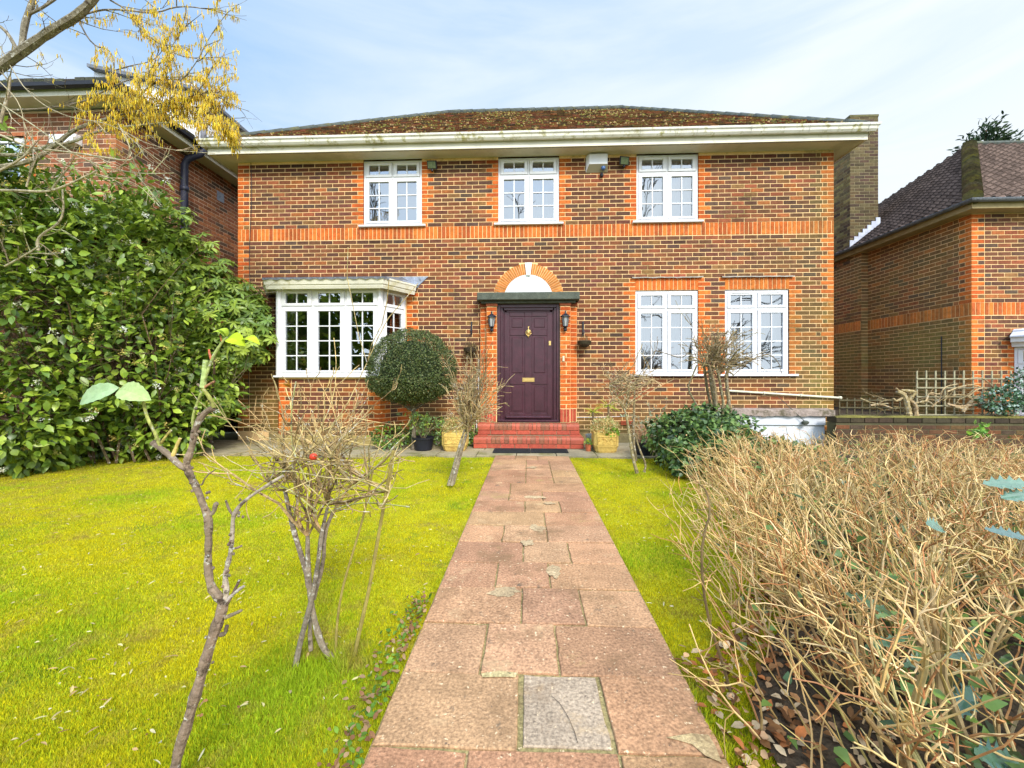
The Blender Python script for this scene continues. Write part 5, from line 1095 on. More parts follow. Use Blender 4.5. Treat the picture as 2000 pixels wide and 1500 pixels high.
for lab, pts, zc, r in (('tall olive cane in the lawn, thicker one right of the wide rose bush', [(692, 1281), (706, 1215), (721, 1153), (742, 1030), (761, 924), (768, 880)], 1.70, .0085), ('thin greenish cane bending upward behind the wide rose bush', [(655, 1283), (658, 1215), (668, 1150), (692, 1070), (713, 999), (729, 913)], 1.72, .0055)):
    b = MB(); q = smooth([D(x, y, zc) for x, y in pts], 2); b.tube(q, [r * random.uniform(.93, 1.07) * (1 - .25 * i / len(q)) for i in range(len(q))], 7, (.30, .24, .07)); tag(b.build('garden_cane', M['twig']), lab, 'cane')
rd = thing('bare_rose_bush', 'lichened single stem rose with a few leaves in the left foreground', 'rose bush', D(345, 1500, 1.1)); b = MB(); Z = 1.12
T = lambda pts, r, tp=.2, sm=1, z=Z, col=(.20, .15, .105), k=9: b.tube(smooth([D(x, y, z) for x, y in pts], sm), [r * (1 - tp * i / (len(pts) * 2 ** sm)) * random.uniform(.80, 1.2) for i in range(len(smooth([Vector((0, 0, i)) for i in range(len(pts))], sm)))], k, vary(col, .1))
T([(330, 1560), (342, 1500), (352, 1455), (366, 1415), (378, 1370), (391, 1329), (400, 1295), (409, 1265), (421, 1228), (433, 1196), (436, 1178)], .0140, .1)
T([(436, 1180), (424, 1162), (412, 1148), (406, 1110), (407, 1073), (408, 1040), (407, 1009), (396, 984), (388, 961), (376, 938), (367, 919)], .0105)
T([(367, 919), (364, 903), (370, 888), (377, 865), (379, 844), (388, 822), (400, 806), (417, 797)], .0085, .05)
T([(417, 797), (412, 780), (396, 758)], .0055, .1, col=(.30, .30, .08)); T([(396, 757), (399, 730), (402, 703)], .0068, .02, 0, col=(.38, .46, .16)); T([(399, 745), (406, 722), (414, 702), (422, 686), (434, 668), (443, 659)], .0040, .3, col=(.32, .38, .12))
T([(396, 757), (388, 752), (385, 750)], .004, .4); T([(397, 757), (410, 750), (420, 745)], .004, .4, col=(.45, .22, .12)); T([(434, 670), (430, 655)], .0022, .4, col=(.5, .2, .08)); T([(413, 702), (409, 690), (408, 682)], .0035, .5, col=(.55, .15, .08))
T([(378, 845), (376, 815), (384, 790), (393, 768)], .0042, .3, col=(.28, .30, .09))
T([(367, 919), (350, 908), (334, 892), (318, 879), (306, 870), (298, 864)], .0080, .1); T([(312, 872), (305, 850), (290, 822), (283, 800), (280, 785)], .0048, .2, col=(.30, .32, .09)); T([(314, 866), (324, 852), (334, 840)], .0038, .3, col=(.40, .34, .10)); T([(337, 893), (346, 868), (352, 856)], .0050, .2, col=(.44, .32, .10)); T([(367, 921), (380, 935), (392, 952), (402, 930), (421, 917)], .0032, .6)
T([(408, 1008), (418, 1000), (421, 985), (424, 983)], .006, .2); T([(437, 1176), (443, 1160), (440, 1135), (441, 1116), (448, 1090), (452, 1068), (454, 1040), (455, 1009), (466, 990), (479, 977), (503, 960), (527, 945), (553, 929)], .0072, .45, col=(.36, .30, .24)); T([(453, 1072), (464, 1070), (472, 1066)], .0035, .3); T([(455, 1006), (447, 995), (441, 977)], .0042, .3)
T([(436, 1182), (450, 1165), (468, 1150), (476, 1145)], .0062, .5, col=(.36, .31, .25)); T([(438, 1190), (452, 1165), (468, 1133)], .005, .5, col=(.12, .08, .06)); T([(440, 1206), (455, 1200), (472, 1192)], .0055, .4); T([(430, 1240), (440, 1238), (443, 1222)], .006, .3, col=(.12, .09, .07)); T([(416, 1255), (417, 1225), (424, 1195)], .0022, .2, col=(.10, .22, .06))
for _ in range(60):
    x, y = random.choice([(364, 1415), (391, 1329), (409, 1265), (424, 1220), (410, 1120), (407, 1060), (402, 990), (378, 940), (441, 1130), (452, 1060), (470, 985), (379, 870), (385, 826)]); c = D(x + random.uniform(-7, 7), y + random.uniform(-30, 30), Z - .008); b.lathe(c, [(.0005, -.004), (.0035, -.002), (.0042, 0), (.003, .003), (.0005, .005)], 6, vary((.16, .12, .085), .3))
b.build('stem', M['bark'], rd)
def bigleaf(px0, py0, px1, py1, w, col, tilt, z=Z, nm='leaf'):
    a = D(px0, py0, z); e = D(px1, py1, z - .01); d_ = e - a; Lf = d_.length; d_.normalize(); up = Vector(tilt).normalized(); s = d_.cross(up).normalized(); up = s.cross(d_); m_ = MB(); n = 12
    rows = []
    for i in range(n + 1):
        t = i / n; ww = w * (math.sin(math.pi * min(1, t ** .8)) ** .75) if 0 < t < 1 else 0; ww *= (1 + .05 * (-1) ** i); c = a + d_ * Lf * t + up * (.012 * math.sin(t * 3.1)); rows.append([c + s * ww + up * ww * .25, c + s * ww * .5 + up * ww * .10, c, c - s * ww * .5 + up * ww * .10, c - s * ww + up * ww * .25])
    for i in range(n):
        for j in range(4): m_.quad(rows[i][j], rows[i][j + 1], rows[i + 1][j + 1], rows[i + 1][j], vary(col, .05))
    return m_.build(nm, M['leaf_matt'], rd, True)
bigleaf(233, 757, 156, 790, .026, (.34, .48, .26), (.2, -1, .55)); bigleaf(233, 760, 296, 782, .028, (.40, .52, .22), (-.1, -1, .7)); bigleaf(446, 660, 480, 676, .020, (.42, .55, .03), (0, -1, .8)); bigleaf(474, 664, 508, 674, .014, (.45, .58, .04), (0, -.6, 1)); bigleaf(445, 657, 425, 645, .010, (.38, .5, .05), (0, -.6, 1)); bigleaf(444, 658, 412, 652, .008, (.38, .5, .05), (0, -.6, 1))
b = MB(); b.tube([D(281, 787, Z), D(262, 772, Z), D(233, 758, Z)], .0015, 4); b.build('leaf_stalk', mat('stalk', (.35, .4, .12)), rd); leaves('bud', [D(280, 785, Z)] * 4, [(0, 0, 1), (.3, 0, 1), (-.3, 0, 1), (.1, -.3, 1)], [(0, -1, 0)] * 4, .03, .012, colmix([(.6, .25, .04)], 4), M['leaf_matt'], rd)
# ================================================================ twiggy hedge
hd = thing('bare_hedge', 'wide bare twiggy tan hedge filling the right foreground beside the path', 'hedge', (2.6, 2.8, 0))
HL = lambda y: .98 + .34 * (y - 1.2)
b = MB(); HC = [(.58, .39, .16), (.68, .48, .21), (.42, .27, .10), (.76, .56, .29), (.45, .22, .09), (.42, .33, .12)]
def sprout(x, y, near):
    hh = .60 + .05 * mnoise.noise(Vector((x, y, 0)))
    left = max(0, 1 - (x - HL(y)) / .5); base = vary(random.choice([(.40, .29, .13), (.50, .37, .18), (.30, .23, .11), (.36, .30, .13)]), .15)
    for s_ in range(random.randint(1, 2)):
        d0 = Vector((random.gauss(-.08 - .5 * left, .25), random.gauss(-.08, .22), 1)); r = random.uniform(.0045, .0085) if random.random() < .75 else random.uniform(.010, .015)
        pts = wander((x, y, 0), d0, random.uniform(.38, .52), 6, .09, .02); b.tube(pts, [r * (1 - .09 * i) for i in range(7)], 6 if near else 4, base, cap=False)
        for j in range(random.randint(3, 5)):
            i = random.randint(2, 6); q = pts[i]; d1 = Vector((random.gauss(-.2 - .6 * left, .55), random.gauss(-.2, .5), random.uniform(.35, 1.1))).normalized(); L1 = random.uniform(.14, .34)
            if q.z + d1.z * L1 > hh: L1 = max(.05, (hh - q.z) / max(.25, d1.z)) * random.uniform(.8, 1.12)
            p1 = wander(q, d1, L1, 5, .15, .03); r1 = min(r * .62, random.uniform(.0026, .0048)); c1 = vary(random.choice(HC), .15); b.tube(p1, [r1 * (1 - .10 * k) for k in range(6)], 4, c1, cap=False)
            for m_ in range(random.randint(2, 4)):
                q2 = p1[random.randint(2, 5)]; d2 = (d1 + rv(.6) + Vector((0, 0, .3))).normalized(); L2 = random.uniform(.035, .12)
                if q2.z + d2.z * L2 > hh + .03: d2.z *= .3
                p2 = wander(q2, d2, L2, 3, .2); b.tube(p2, [r1 * .62, r1 * .52, r1 * .42, .0012], 3, vary(random.choice(HC[:4] + [(.50, .22, .09)]), .2), cap=False)
    for _ in range(random.randint(1, 2)):           # long thin whips leaning out to the path
        q = pts[random.randint(0, 4)]; p2 = wander(q, (random.gauss(-.55, .4), random.gauss(-.15, .35), 1.0), random.uniform(.25, .5), 5, .10)
        if p2[-1].z < hh + .06: b.tube(p2, [.0026, .0025, .0022, .0019, .0017, .0014], 4, vary(random.choice(HC), .15), cap=False)
cnt = 0
while cnt < 400:
    y = 1.0 + 3.7 * random.random() ** 1.05; x = HL(y) + (5.2 - HL(y)) * random.random() ** 1.25
    if x / y > 1.5 or y > 4.7 - .15 * (x - 2): continue
    sprout(x, y, y < 2.6); cnt += 1
for _ in range(170):      # thicker pale sticks
    y = 1.05 + 2.6 * random.random(); x = HL(y) + .15 + (3.6 - HL(y)) * random.random() ** 1.4
    if x / y > 1.5: continue
    q = wander((x, y, random.uniform(0, .2)), (random.gauss(-.35, .45), random.gauss(-.15, .3), 1), random.uniform(.35, .6), 6, .09)
    q = [v for v in q if v.z < .66]
    if len(q) > 2: b.tube(q, [random.uniform(.0032, .0062) * (1 - .07 * i) for i in range(len(q))], 6, vary(random.choice([(.72, .54, .28), (.60, .44, .20), (.42, .33, .14)]), .12), cap=False)
for _ in range(150):      # sparse outer whips leaning over the lawn edge
    y = 1.1 + 3.2 * random.random(); x = HL(y) + random.uniform(-.30, .15); c = vary(random.choice(HC), .15)
    q = wander((x, y, 0), (random.gauss(-.30, .3), random.gauss(-.05, .25), 1), random.uniform(.28, .58), 6, .10); b.tube(q, [.0034 * (1 - .09 * i) for i in range(7)], 4, c, cap=False)
    for _k in range(random.randint(2, 5)):
        o = q[random.randint(2, 6)]; t_ = wander(o, (random.gauss(-.3, .6), random.gauss(0, .5), random.uniform(.1, .9)), random.uniform(.06, .18), 3, .2); b.tube(t_, [.0021, .0018, .0015, .0011], 3, vary(random.choice(HC), .2), cap=False)
hedge = b.build('twigs', M['twig'], hd)
for (x, y, zc) in ((1355, 840, 3.6), (1500, 900, 2.8), (1570, 880, 2.6), (1430, 1000, 2.6), (1880, 1100, 1.7), (1710, 1100, 1.9), (1960, 1000, 1.9)):
    q = D(x + 100, y, zc); b = MB(); b.tube(wander((q.x + .1, q.y, 0), (-.12, -.05, 1), .5, 6, .06), [.022, .02, .018, .016, .014, .012, .010], 8, vary((.50, .38, .17), .1)); b.build('main_stem', M['bark'], hd)
ig = tag(None, None) if False else None
n = 7500; p = []; 
while len(p) < n:
    y = .9 + 4.3 * random.random(); h0 = HL(y) + (-.3 if random.random() < .12 else .10); x = h0 + (5.6 - h0) * random.random() ** 1.3
    if x / y > 1.55: continue
    p.append((x, y, .03 + abs(random.gauss(0, .15))))
p = np.array(p); sh = mnoise
d = RNG.normal(size=(n, 3)) * np.array([1, 1, .4]); nn = RNG.normal(size=(n, 3)) * .4 + np.array([0, -.3, 1])
tag(leaves('ivy_ground_cover', p, d, nn, RNG.uniform(.02, .05, n), RNG.uniform(.022, .045, n), colmix([(.08, .15, .03), (.05, .10, .025), (.13, .22, .04), (.17, .27, .05), (.04, .07, .02)], n), M['leaf'], prof=[(0, .2, 0), (.25, .5, 0), (.6, .3, 0), (1, .03, -.05)]), 'trailing ivy leaves under and inside the twiggy hedge', 'ivy', kind='stuff')
# holly
hl = thing('holly_sprig', 'dark green spiny holly leaves poking out of the twiggy hedge', 'holly', D(1720, 1190, 1.4))
def hleaf(px0, py0, px1, py1, z0, z1, w, col, tilt, parent):
    a = D(px0, py0, z0); e = D(px1, py1, z1); d_ = e - a; Lf = d_.length; d_.normalize(); up = Vector(tilt).normalized(); s = d_.cross(up).normalized(); up = s.cross(d_); m_ = MB(); n = 16; rows_ = []
    for i in range(n + 1):
        t = i / n; base = w * math.sin(math.pi * min(.98, max(.02, t))) ** .55; sp = base * (1.25 if i % 3 == 0 else .68); sp = sp if 0 < i < n else .0005; lift = .25 * sp if i % 3 == 0 else -.05 * sp
        c = a + d_ * Lf * t - up * .01 * t * t; rows_.append([c + s * sp + up * lift, c + s * sp * .5 + up * sp * .12, c, c - s * sp * .5 + up * sp * .12, c - s * sp + up * lift])
    for i in range(n):
        for j in range(4): m_.quad(rows_[i][j], rows_[i][j + 1], rows_[i + 1][j + 1], rows_[i + 1][j], vary(col, .05))
    return m_.build('leaf', M['hollyleaf'], parent, True)
M['hollyleaf'] = mat('holly_leaf', attr=True, rough=.22, n1=(30, .15), spec=.6)
for px0, py0, px1, py1, z0, z1, w, col in ((1745, 1200, 1658, 1158, 1.25, 1.2, .018, (.03, .075, .03)), (1775, 1243, 1693, 1262, 1.25, 1.2, .013, (.05, .11, .05)), (1900, 1340, 1870, 1395, 1.15, 1.1, .026, (.03, .08, .05)), (1815, 1275, 1770, 1300, 1.25, 1.2, .014, (.04, .09, .04)), (1755, 1195, 1700, 1205, 1.3, 1.28, .008, (.10, .16, .04)), (1920, 1280, 1850, 1280, 1.25, 1.2, .013, (.06, .12, .09)), (2010, 1052, 1930, 1030, 1.3, 1.25, .018, (.06, .13, .12)), (1990, 1490, 1910, 1470, 1.0, 1.0, .03, (.05, .11, .06))):
    hleaf(px0, py0, px1, py1, z0, z1, w, col, (random.uniform(-.3, .3), -.7, .8), hl)
h2 = thing('holly_sprig', 'dull green holly leaves on top of the hedge at the right frame edge', 'holly', D(1980, 960, 1.6))
for a_ in ((2015, 945, 1925, 942), (2020, 965, 1960, 970), (1840, 1030, 1815, 1022)): hleaf(*a_, 1.55, 1.5, .026, (.10, .19, .14), (-.8, -.8, .6), h2)
h3 = thing('holly_sprig', 'bright green small holly tuft above the hedge in front of the garden wall', 'holly', D(1915, 840, 4.2))
for k in range(26):
    c = D(random.uniform(1898, 1930), random.uniform(826, 850), 4.2); e = c + rv(.04)
    m_ = (lambda: None)
    P0 = c; dd = (e - c).normalized() * .06; a2 = P0 + dd
    ratio_ = None
leaves('leaves', [np.array(D(random.uniform(1898, 1930), random.uniform(826, 852), 4.2)) for _ in range(40)], RNG.normal(size=(40, 3)), RNG.normal(size=(40, 3)) * .6 + np.array([0, -.3, .8]), .055, .045, colmix([(.25, .45, .05), (.15, .32, .05)], 40), M['leaf'], h3, prof=[(0, .05, 0), (.2, .5, .05), (.35, .25, 0), (.5, .5, .05), (.65, .2, 0), (.8, .35, .05), (1, .02, 0)])
h4 = thing('holly_bush', 'variegated holly bush over the garden wall at the right frame edge', 'holly', P(1965, 790, 7.0))
p, n_ = ell_points([(P(1960, 770, 7.05)[0], 7.05, .78, .35, .2, .22), (P(1995, 745, 7.05)[0], 7.05, .95, .2, .2, .35)], 1300, shell=(.4, 1.05)); leaves('foliage', p, n_ + RNG.normal(size=p.shape) * .7, n_ + RNG.normal(size=p.shape) * .5 + np.array([0, 0, .5]), .05, .035, colmix([(.05, .12, .04), (.10, .20, .10), (.35, .45, .38), (.04, .08, .04)], len(p)), M['leaf'], h4)
# weedy stems by the path edge
b = MB(); q = smooth([D(x, y, z) for x, y, z in ((1440, 1400, 1.45), (1410, 1290, 1.45), (1380, 1200, 1.45), (1368, 1090, 1.45), (1378, 1030, 1.45), (1388, 1005, 1.45), (1382, 960, 1.5), (1365, 945, 1.5))], 1); b.tube(q, [.006 * (1 - .6 * i / len(q)) for i in range(len(q))], 6, (.16, .11, .05))
for _ in range(16): grow(b, random.choice(q[4:]), rv(.5) + Vector((0, 0, .4)), .05, .0015, 0, col=(.18, .11, .06))
ws = thing('bare_sapling', 'dark crooked bare sapling between the path and the twiggy hedge', 'sapling', G(1440, 1400)); b.build('stem', M['twig'], ws)
# ================================================================ leaf litter and lawn leaves
n = 2600; p = []
while len(p) < n:
    y = .85 + 4.4 * random.random() ** 1.5; x0 = PXR + .01 if y < 1.7 else SX(y) - .25 + (y - 1.7) * .05
    x = x0 + abs(random.gauss(0, .32)); 
    if random.random() < .35: x = x0 + random.random() * 2.2
    p.append((x, y, .006 + .012 * random.random()))
p = np.array(p); d = RNG.normal(size=(n, 3)) * np.array([1, 1, .25]); nn = RNG.normal(size=(n, 3)) * .35 + np.array([0, 0, 1])
tag(leaves('leaf_litter', p, d, nn, RNG.uniform(.02, .05, n), RNG.uniform(.02, .034, n), colmix([(.38, .19, .08), (.26, .12, .045), (.52, .32, .17), (.60, .44, .26), (.15, .07, .03), (.42, .15, .05)], n, .3), M['leaf_matt'], fold=.35), 'dead brown leaves gathered along the right path edge and under the hedge', 'leaf litter', kind='stuff')
def zlawn(x, y): return -.022 + .03 * mnoise.noise(Vector((x * .9, y * .9, 0))) + .012 * mnoise.noise(Vector((x * 4, y * 4, 5)))
lawn_last = []
def lawn_pt():
    while True:
        if random.random() < .5 and lawn_last: a0_, y0_ = random.choice(lawn_last); a = a0_ + random.gauss(0, .05); y = y0_ + random.gauss(0, .12); x = a * y
        else: a = random.uniform(-1.45, .95); y = .8 + 5.2 * random.random() ** 1.35; x = a * y; (lawn_last.append((a, y)) if random.random() < .3 else None)
        if y < .8 or y > 6.0: continue
        if x < PXL - .01 and x > -7.5 or (x > PXR + .02 and x < SX(y) and x < 2.4): return x, y
        continue
        a = random.uniform(-1.45, .95); y = .8 + 5.2 * random.random() ** 1.35; x = a * y
        if x < PXL - .01 and x > -7.5 or (x > PXR + .02 and x < HL(y) + .2 and x < 2.4): return x, y
n = 1150; p = np.array([(x, y, zlawn(x, y) + .022) for x, y in (lawn_pt() for _ in range(n))]); d = RNG.normal(size=(n, 3)) * np.array([1, .8, .12]); nn = RNG.normal(size=(n, 3)) * .3 + np.array([0, 0, 1])
tag(leaves('fallen_leaves', p, d, nn, RNG.uniform(.008, .038, n), RNG.uniform(.005, .012, n), colmix([(.56, .50, .24), (.50, .40, .20), (.42, .27, .13), (.60, .54, .34), (.28, .14, .06)], n, .25, [.26, .32, .20, .12, .10]), M['leaf_matt'], fold=.4), 'pale fallen leaves scattered over the mossy lawn', 'fallen leaves', kind='stuff')
# moss and grass blades
n = 560000; a = RNG.uniform(-2.3, .95, n * 2); y = .85 + 5.2 * RNG.random(n * 2) ** 2.0; x = a * y
ok = ((x < PXL + .015) & (x > -7.6) & (y < 6.05)) | ((x > PXR - .012) & (x < np.interp(y, [.2, 1.4, 1.8, 2.4, 3.4, 4.5, 6.5], [.66, .76, 1.04, 1.50, 2.1, 2.35, 2.4])) & (x < 2.38) & (y < 6.03)); x = x[ok][:n]; y = y[ok][:n]; n = len(x)
z = np.array([zlawn(u, v) for u, v in zip(x, y)]); pn = np.array([mnoise.noise(Vector((u * 1.7, v * 1.7, 9))) for u, v in zip(x, y)]); pn2 = np.array([mnoise.noise(Vector((u * 9, v * 9, 4))) for u, v in zip(x, y)])
ht = RNG.uniform(.003, .0095, n) * (1 + .5 * pn2) * np.where(pn > .28, 1.6, 1); edge = (np.abs(x - PXL) < .05) | (np.abs(x - PXR) < .05); ht = np.where(edge & (RNG.random(n) < .35), ht * 1.8, ht)
for cx_, cy_, rr_ in ((G(620, 1290).x, G(620, 1290).y, .14), (G(1245, 922).x, G(1245, 922).y, .2), (G(881, 948).x, G(881, 948).y, .18), (G(700, 1280).x, G(700, 1280).y, .10)): ht = np.where(((x - cx_) ** 2 + (y - cy_) ** 2) < rr_ ** 2, ht * 2.3, ht)
far = 1 + y * .22; wd = RNG.uniform(.0010, .0022, n) * far; th = RNG.uniform(0, 6.283, n); lean = RNG.normal(0, .45, (n, 2)) * ht[:, None]
V = np.zeros((n, 3, 3)); V[:, 0] = np.stack([x - np.cos(th) * wd, y - np.sin(th) * wd, z - .006], 1); V[:, 1] = np.stack([x + np.cos(th) * wd, y + np.sin(th) * wd, z - .006], 1); V[:, 2] = np.stack([x + lean[:, 0], y + lean[:, 1], z + ht], 1)
yel = np.array([.58, .52, .012]); grn = np.array([.33, .45, .018]); brn = np.array([.40, .29, .08])
t = np.clip(.22 + 1.3 * pn + RNG.normal(0, .35, n), 0, 1)[:, None]; c = yel * (1 - t) + grn * t; pn3 = np.array([mnoise.noise(Vector((u * 2.6, v * 2.6, 30))) for u, v in zip(x, y)]); tb = np.clip(.9 * (-pn2 - .15) + 1.2 * np.clip(pn3 - .18, 0, 1) + .45 * np.clip((-x - 3.6) / 1.5, 0, 1) + RNG.normal(0, .18, n), 0, .8)[:, None]; c = c * (1 - tb) + brn * tb; c *= RNG.uniform(.65, 1.35, (n, 1))
tag(rawmesh('moss_and_grass', V.reshape(-1, 3), np.arange(n * 3).reshape(n, 3), c, M['blade']), 'short yellow green moss and grass of the front lawn', 'grass', kind='stuff')
# weeds along the left path edge
n = 420; yy = RNG.uniform(.9, 2.1, n); p = np.stack([PXL - .01 - np.abs(RNG.normal(0, .06, n)), yy, RNG.uniform(.0, .03, n)], 1); tag(leaves('edge_weeds', p, RNG.normal(size=(n, 3)) * np.array([1, 1, .4]), RNG.normal(size=(n, 3)) * .4 + np.array([0, 0, 1]), RNG.uniform(.012, .035, n), .016, colmix([(.18, .30, .04), (.10, .20, .03), (.24, .12, .06), (.34, .22, .12)], n), M['leaf_matt']), 'small weeds and brown leaves along the left edge of the path', 'weeds', kind='stuff')
# ================================================================ hazel with catkins
hz_ = thing('hazel_tree', 'bare hazel tree with hanging yellow catkins at the upper left', 'tree', (-7.2, 4.4, 0)); b = MB(); tips = []; HZ = (.20, .17, .12)
def limb(pts, Y, r0, r1, kids, col=HZ, kl=.5, klvl=1, dens=None, hang=0., k=7):
    q = smooth([P(x, y, Y + yo) for x, y, yo in [(p_[0], p_[1], p_[2] if len(p_) > 2 else 0) for p_ in pts]], 2); n = len(q)
    b.tube(q, [(r0 + (r1 - r0) * i / n) * random.uniform(.92, 1.08) for i in range(n)], k, vary(col, .1), cap=False)
    for _ in range(kids):
        i = random.randint(int(n * .15), n - 1); dd = (q[i] - q[i - 1]).normalized(); grow(b, q[i], (dd + rv(.5) + Vector((.1, 0, hang))).normalized(), kl * random.uniform(.5, 1.2), .006, klvl, wob=.14, col=vary(col, .2), tips=tips if dens is None else dens, kids=(2, 3), spread=.8, minr=.0018, shrink=.6)
b.tube(smooth([(-7.3, 4.3, 0), (-7.2, 4.35, 1.5), (-7.0, 4.4, 3.0), P(-60, 175, 4.5)], 2), .09, 9, (.2, .16, .11))
b.tube(smooth([(-7.5, 4.5, 0), (-7.3, 4.6, 2.0), P(-40, 330, 4.8)], 2), .06, 8, (.22, .18, .11))
none = []
limb([(-60, 175), (0, 130), (50, 95), (100, 60), (150, 32), (180, 2), (230, -60)], 4.5, .055, .035, 7, kl=.5)
limb([(42, 100), (48, 45), (62, 10), (75, -40)], 4.5, .032, .022, 4, kl=.4)
limb([(-40, 30), (10, 55), (35, 100)], 4.5, .014, .02, 3, dens=none, kl=.3); limb([(52, 30), (90, 12), (130, -20)], 4.5, .016, .01, 3, kl=.3)
limb([(110, 55), (180, 20), (240, 18), (300, 28), (350, 10), (420, 20)], 4.6, .012, .004, 10, kl=.45)
limb([(215, 0), (250, 20), (270, 55), (310, 85), (350, 110), (390, 115)], 4.6, .010, .003, 10, kl=.4)
limb([(150, 34), (180, 90), (215, 95), (225, 130), (218, 140), (245, 130), (300, 120), (320, 95)], 4.7, .009, .003, 8, kl=.35)
limb([(345, 165), (380, 130), (410, 70), (440, 30)], 4.6, .006, .002, 8, kl=.3); limb([(285, 170), (300, 140), (330, 100), (355, 60)], 4.6, .006, .002, 8, kl=.3)
limb([(-30, 330), (60, 318), (100, 290), (150, 248), (215, 232), (262, 200), (290, 168), (330, 150)], 4.7, .030, .006, 16, kl=.5, col=(.26, .23, .15))
limb([(-30, 215), (50, 215), (110, 210), (160, 200), (200, 180), (260, 150), (300, 155)], 4.6, .012, .004, 12, kl=.5)
limb([(-30, 300), (40, 305), (90, 285), (140, 280), (190, 255), (260, 245), (330, 240), (385, 235)], 4.7, .022, .005, 16, kl=.5, col=(.28, .25, .17))
limb([(160, 250), (230, 225), (300, 210), (360, 190), (410, 180)], 4.7, .010, .003, 20, kl=.45)
limb([(200, 255), (270, 215), (330, 195), (390, 215), (430, 235)], 4.8, .009, .003, 26, kl=.4); limb([(300, 215), (360, 205), (410, 215), (445, 255)], 4.8, .007, .002, 24, kl=.35)
for pts, r in (([(-30, 250), (60, 290), (120, 295), (190, 305), (250, 315), (262, 308)], .012), ([(-20, 190), (60, 240), (140, 300), (200, 325), (270, 340), (340, 338)], .008), ([(0, 90), (20, 130), (60, 190), (130, 230), (215, 240), (300, 290), (420, 300)], .006), ([(-30, 372), (40, 372), (95, 376), (140, 358), (190, 333)], .016), ([(52, 365), (60, 335), (75, 300)], .010), ([(100, 372), (115, 350), (140, 320)], .012), ([(-10, 338), (30, 318), (60, 295)], .014), ([(75, 490), (72, 470), (85, 455), (108, 442), (125, 420), (122, 370)], .016), ([(10, 520), (50, 498), (75, 482)], .012), ([(0, 240), (15, 190), (20, 150)], .02), ([(0, 160), (40, 200), (50, 260), (100, 310), (180, 345), (260, 350), (310, 400)], .005), ([(230, 240), (255, 290), (260, 312)], .003)):
    limb(pts, 4.3 + random.uniform(-.2, .3), r, r * .5, 5, col=(.36, .31, .20), kl=.35, dens=none)
hz_b = b.build('branches', M['bark'], hz_)
b = MB(); cc = 0; random.shuffle(tips)
def proj(p):
    v = p - Vector((0, 0, EYE)); zc = -v.x * math.sin(TH) + v.y * math.cos(TH); xr = v.x * math.cos(TH) + v.y * math.sin(TH); return 1000 + F * xr / zc, HORIZ - F * v.z / zc
def dens(x, y):
    d_ = 0
    if y < 150 and x > 130: d_ = .55
    if 150 < x < 470 and 140 < y < 300 and y < 300 - (450 - x) * .0: d_ = .95
    if x < 130: d_ = .06
    return d_
for q, dd, pts in tips:
    for c in pts[1:]:
        x, y = proj(c)
        if x < -60 or x > 468 or y > 330 or random.random() > dens(x, y) * 1.1: continue
        for _ in range(random.randint(3, 6)):
            o = c + rv(.016); ln = random.uniform(.03, .065); e = o + Vector((random.gauss(0, .004), random.gauss(0, .004), -ln)); m_ = o.lerp(e, .5) + rv(.0015)
            b.tube([o, o.lerp(e, .12), m_, e], [.001, .0034, .0038, .0022], 5, vary(random.choice([(.78, .58, .05), (.86, .66, .07), (.60, .42, .05), (.78, .64, .16)]), .2)); cc += 1
b.build('catkins', M['petal'], hz_); print('CATKINS', cc, len(tips))
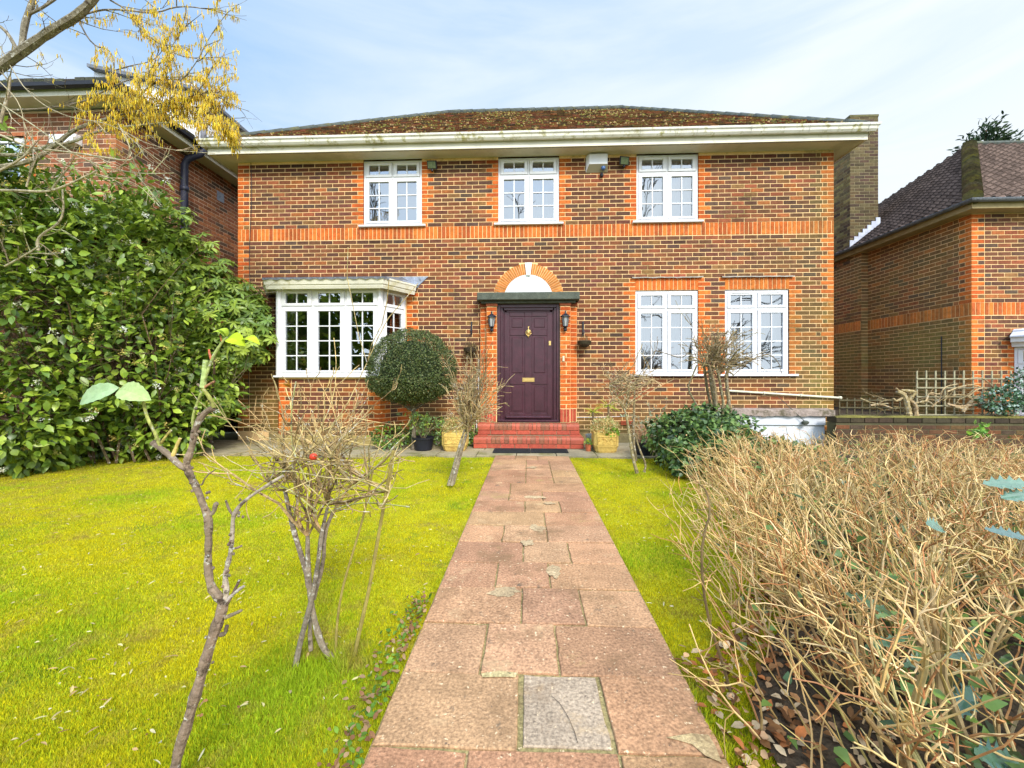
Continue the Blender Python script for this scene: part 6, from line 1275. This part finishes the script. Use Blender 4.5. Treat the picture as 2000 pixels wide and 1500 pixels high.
# ================================================================ far conifer, trees across the road (seen in the window panes)
cf = thing('conifer_tree', 'top of a dark conifer showing above the right house roof', 'tree', (P(1925, 262, 22).x, 22, 0)); b = MB(); c = P(1925, 262, 22); b.tube([(c.x, 22, 0), (c.x, 22, c.z + .2)], [.3, .05], 8, (.12, .08, .05)); b.build('trunk', M['bark'], cf)
n = 2600; q = RNG.normal(size=(n, 3)); q /= np.linalg.norm(q, axis=1, keepdims=True); hgt = RNG.random(n); k = np.array([1 + .5 * mnoise.noise(Vector(v * 3.5)) for v in q])[:, None]
p = np.array([c.x, 22, c.z - 1.5]) + q * np.array([1.15, 1.0, 1.95]) * (.45 + .6 * RNG.random((n, 1))) * k; leaves('foliage', p, q * .7 + RNG.normal(size=q.shape) * .4 + np.array([.2, 0, -.3]), q + RNG.normal(size=q.shape) * .4, .30, .10, colmix([(.035, .06, .03), (.02, .04, .02), (.06, .09, .04)], n), M['leaf_matt'], cf)
b = MB(); grow(b, (0, 0, 0), (0, 0, 1), 4.2, .22, 5, wob=.10, kids=(3, 4), spread=.75, shrink=.70, col=(.12, .10, .07), k=4, minr=.012, rs=.6, n=4)
st0 = thing('bare_street_tree', 'tall bare tree across the road mirrored in the upper left window', 'tree', (-7.5, -9.5, 0), 'bare trees mirrored in the windows')
tb = b.build('branches', M['bark']); tb.parent = st0; st0.scale = (1.5, 1.5, 1.5)
for (x, y, rz, s, lab) in ((-1.5, -12.5, 1.3, 1.05, 'tall bare tree across the road mirrored in the middle upper window'), (4.2, -11.0, 2.6, 1.0, 'tall bare tree across the road mirrored in the upper right window'), (9.5, -10.0, 4.0, .95, 'forked bare tree mirrored in the right ground floor window'), (-14, -12, 5.2, 1.1, 'bare tree across the road mirrored in the bay window')):
    r_ = st0.copy(); COL.objects.link(r_); r_.location = (x, y, 0); r_.rotation_euler = (0, 0, rz); r_.scale = (s * 1.5, s * 1.5, s * 1.5); r_['label'] = lab; t_ = tb.copy(); COL.objects.link(t_); t_.parent = r_
ev = thing('evergreen_tree', 'dark evergreen behind the photographer mirrored in the bay window', 'tree', (-10.5, -4.5, 0)); p, n_ = ell_points([(-7.6, -4.6, 2.6, 2.5, 1.8, 2.9), (-11.5, -5.0, 2.6, 2.6, 2.0, 2.9), (-15, -6, 2.2, 2.6, 2, 2.6)], 10000, shell=(.55, 1)); leaves('foliage', p, n_ + RNG.normal(size=p.shape) * .6, n_ + RNG.normal(size=p.shape) * .4, .32, .22, colmix(GR, len(p)), M['leaf_matt'], ev)
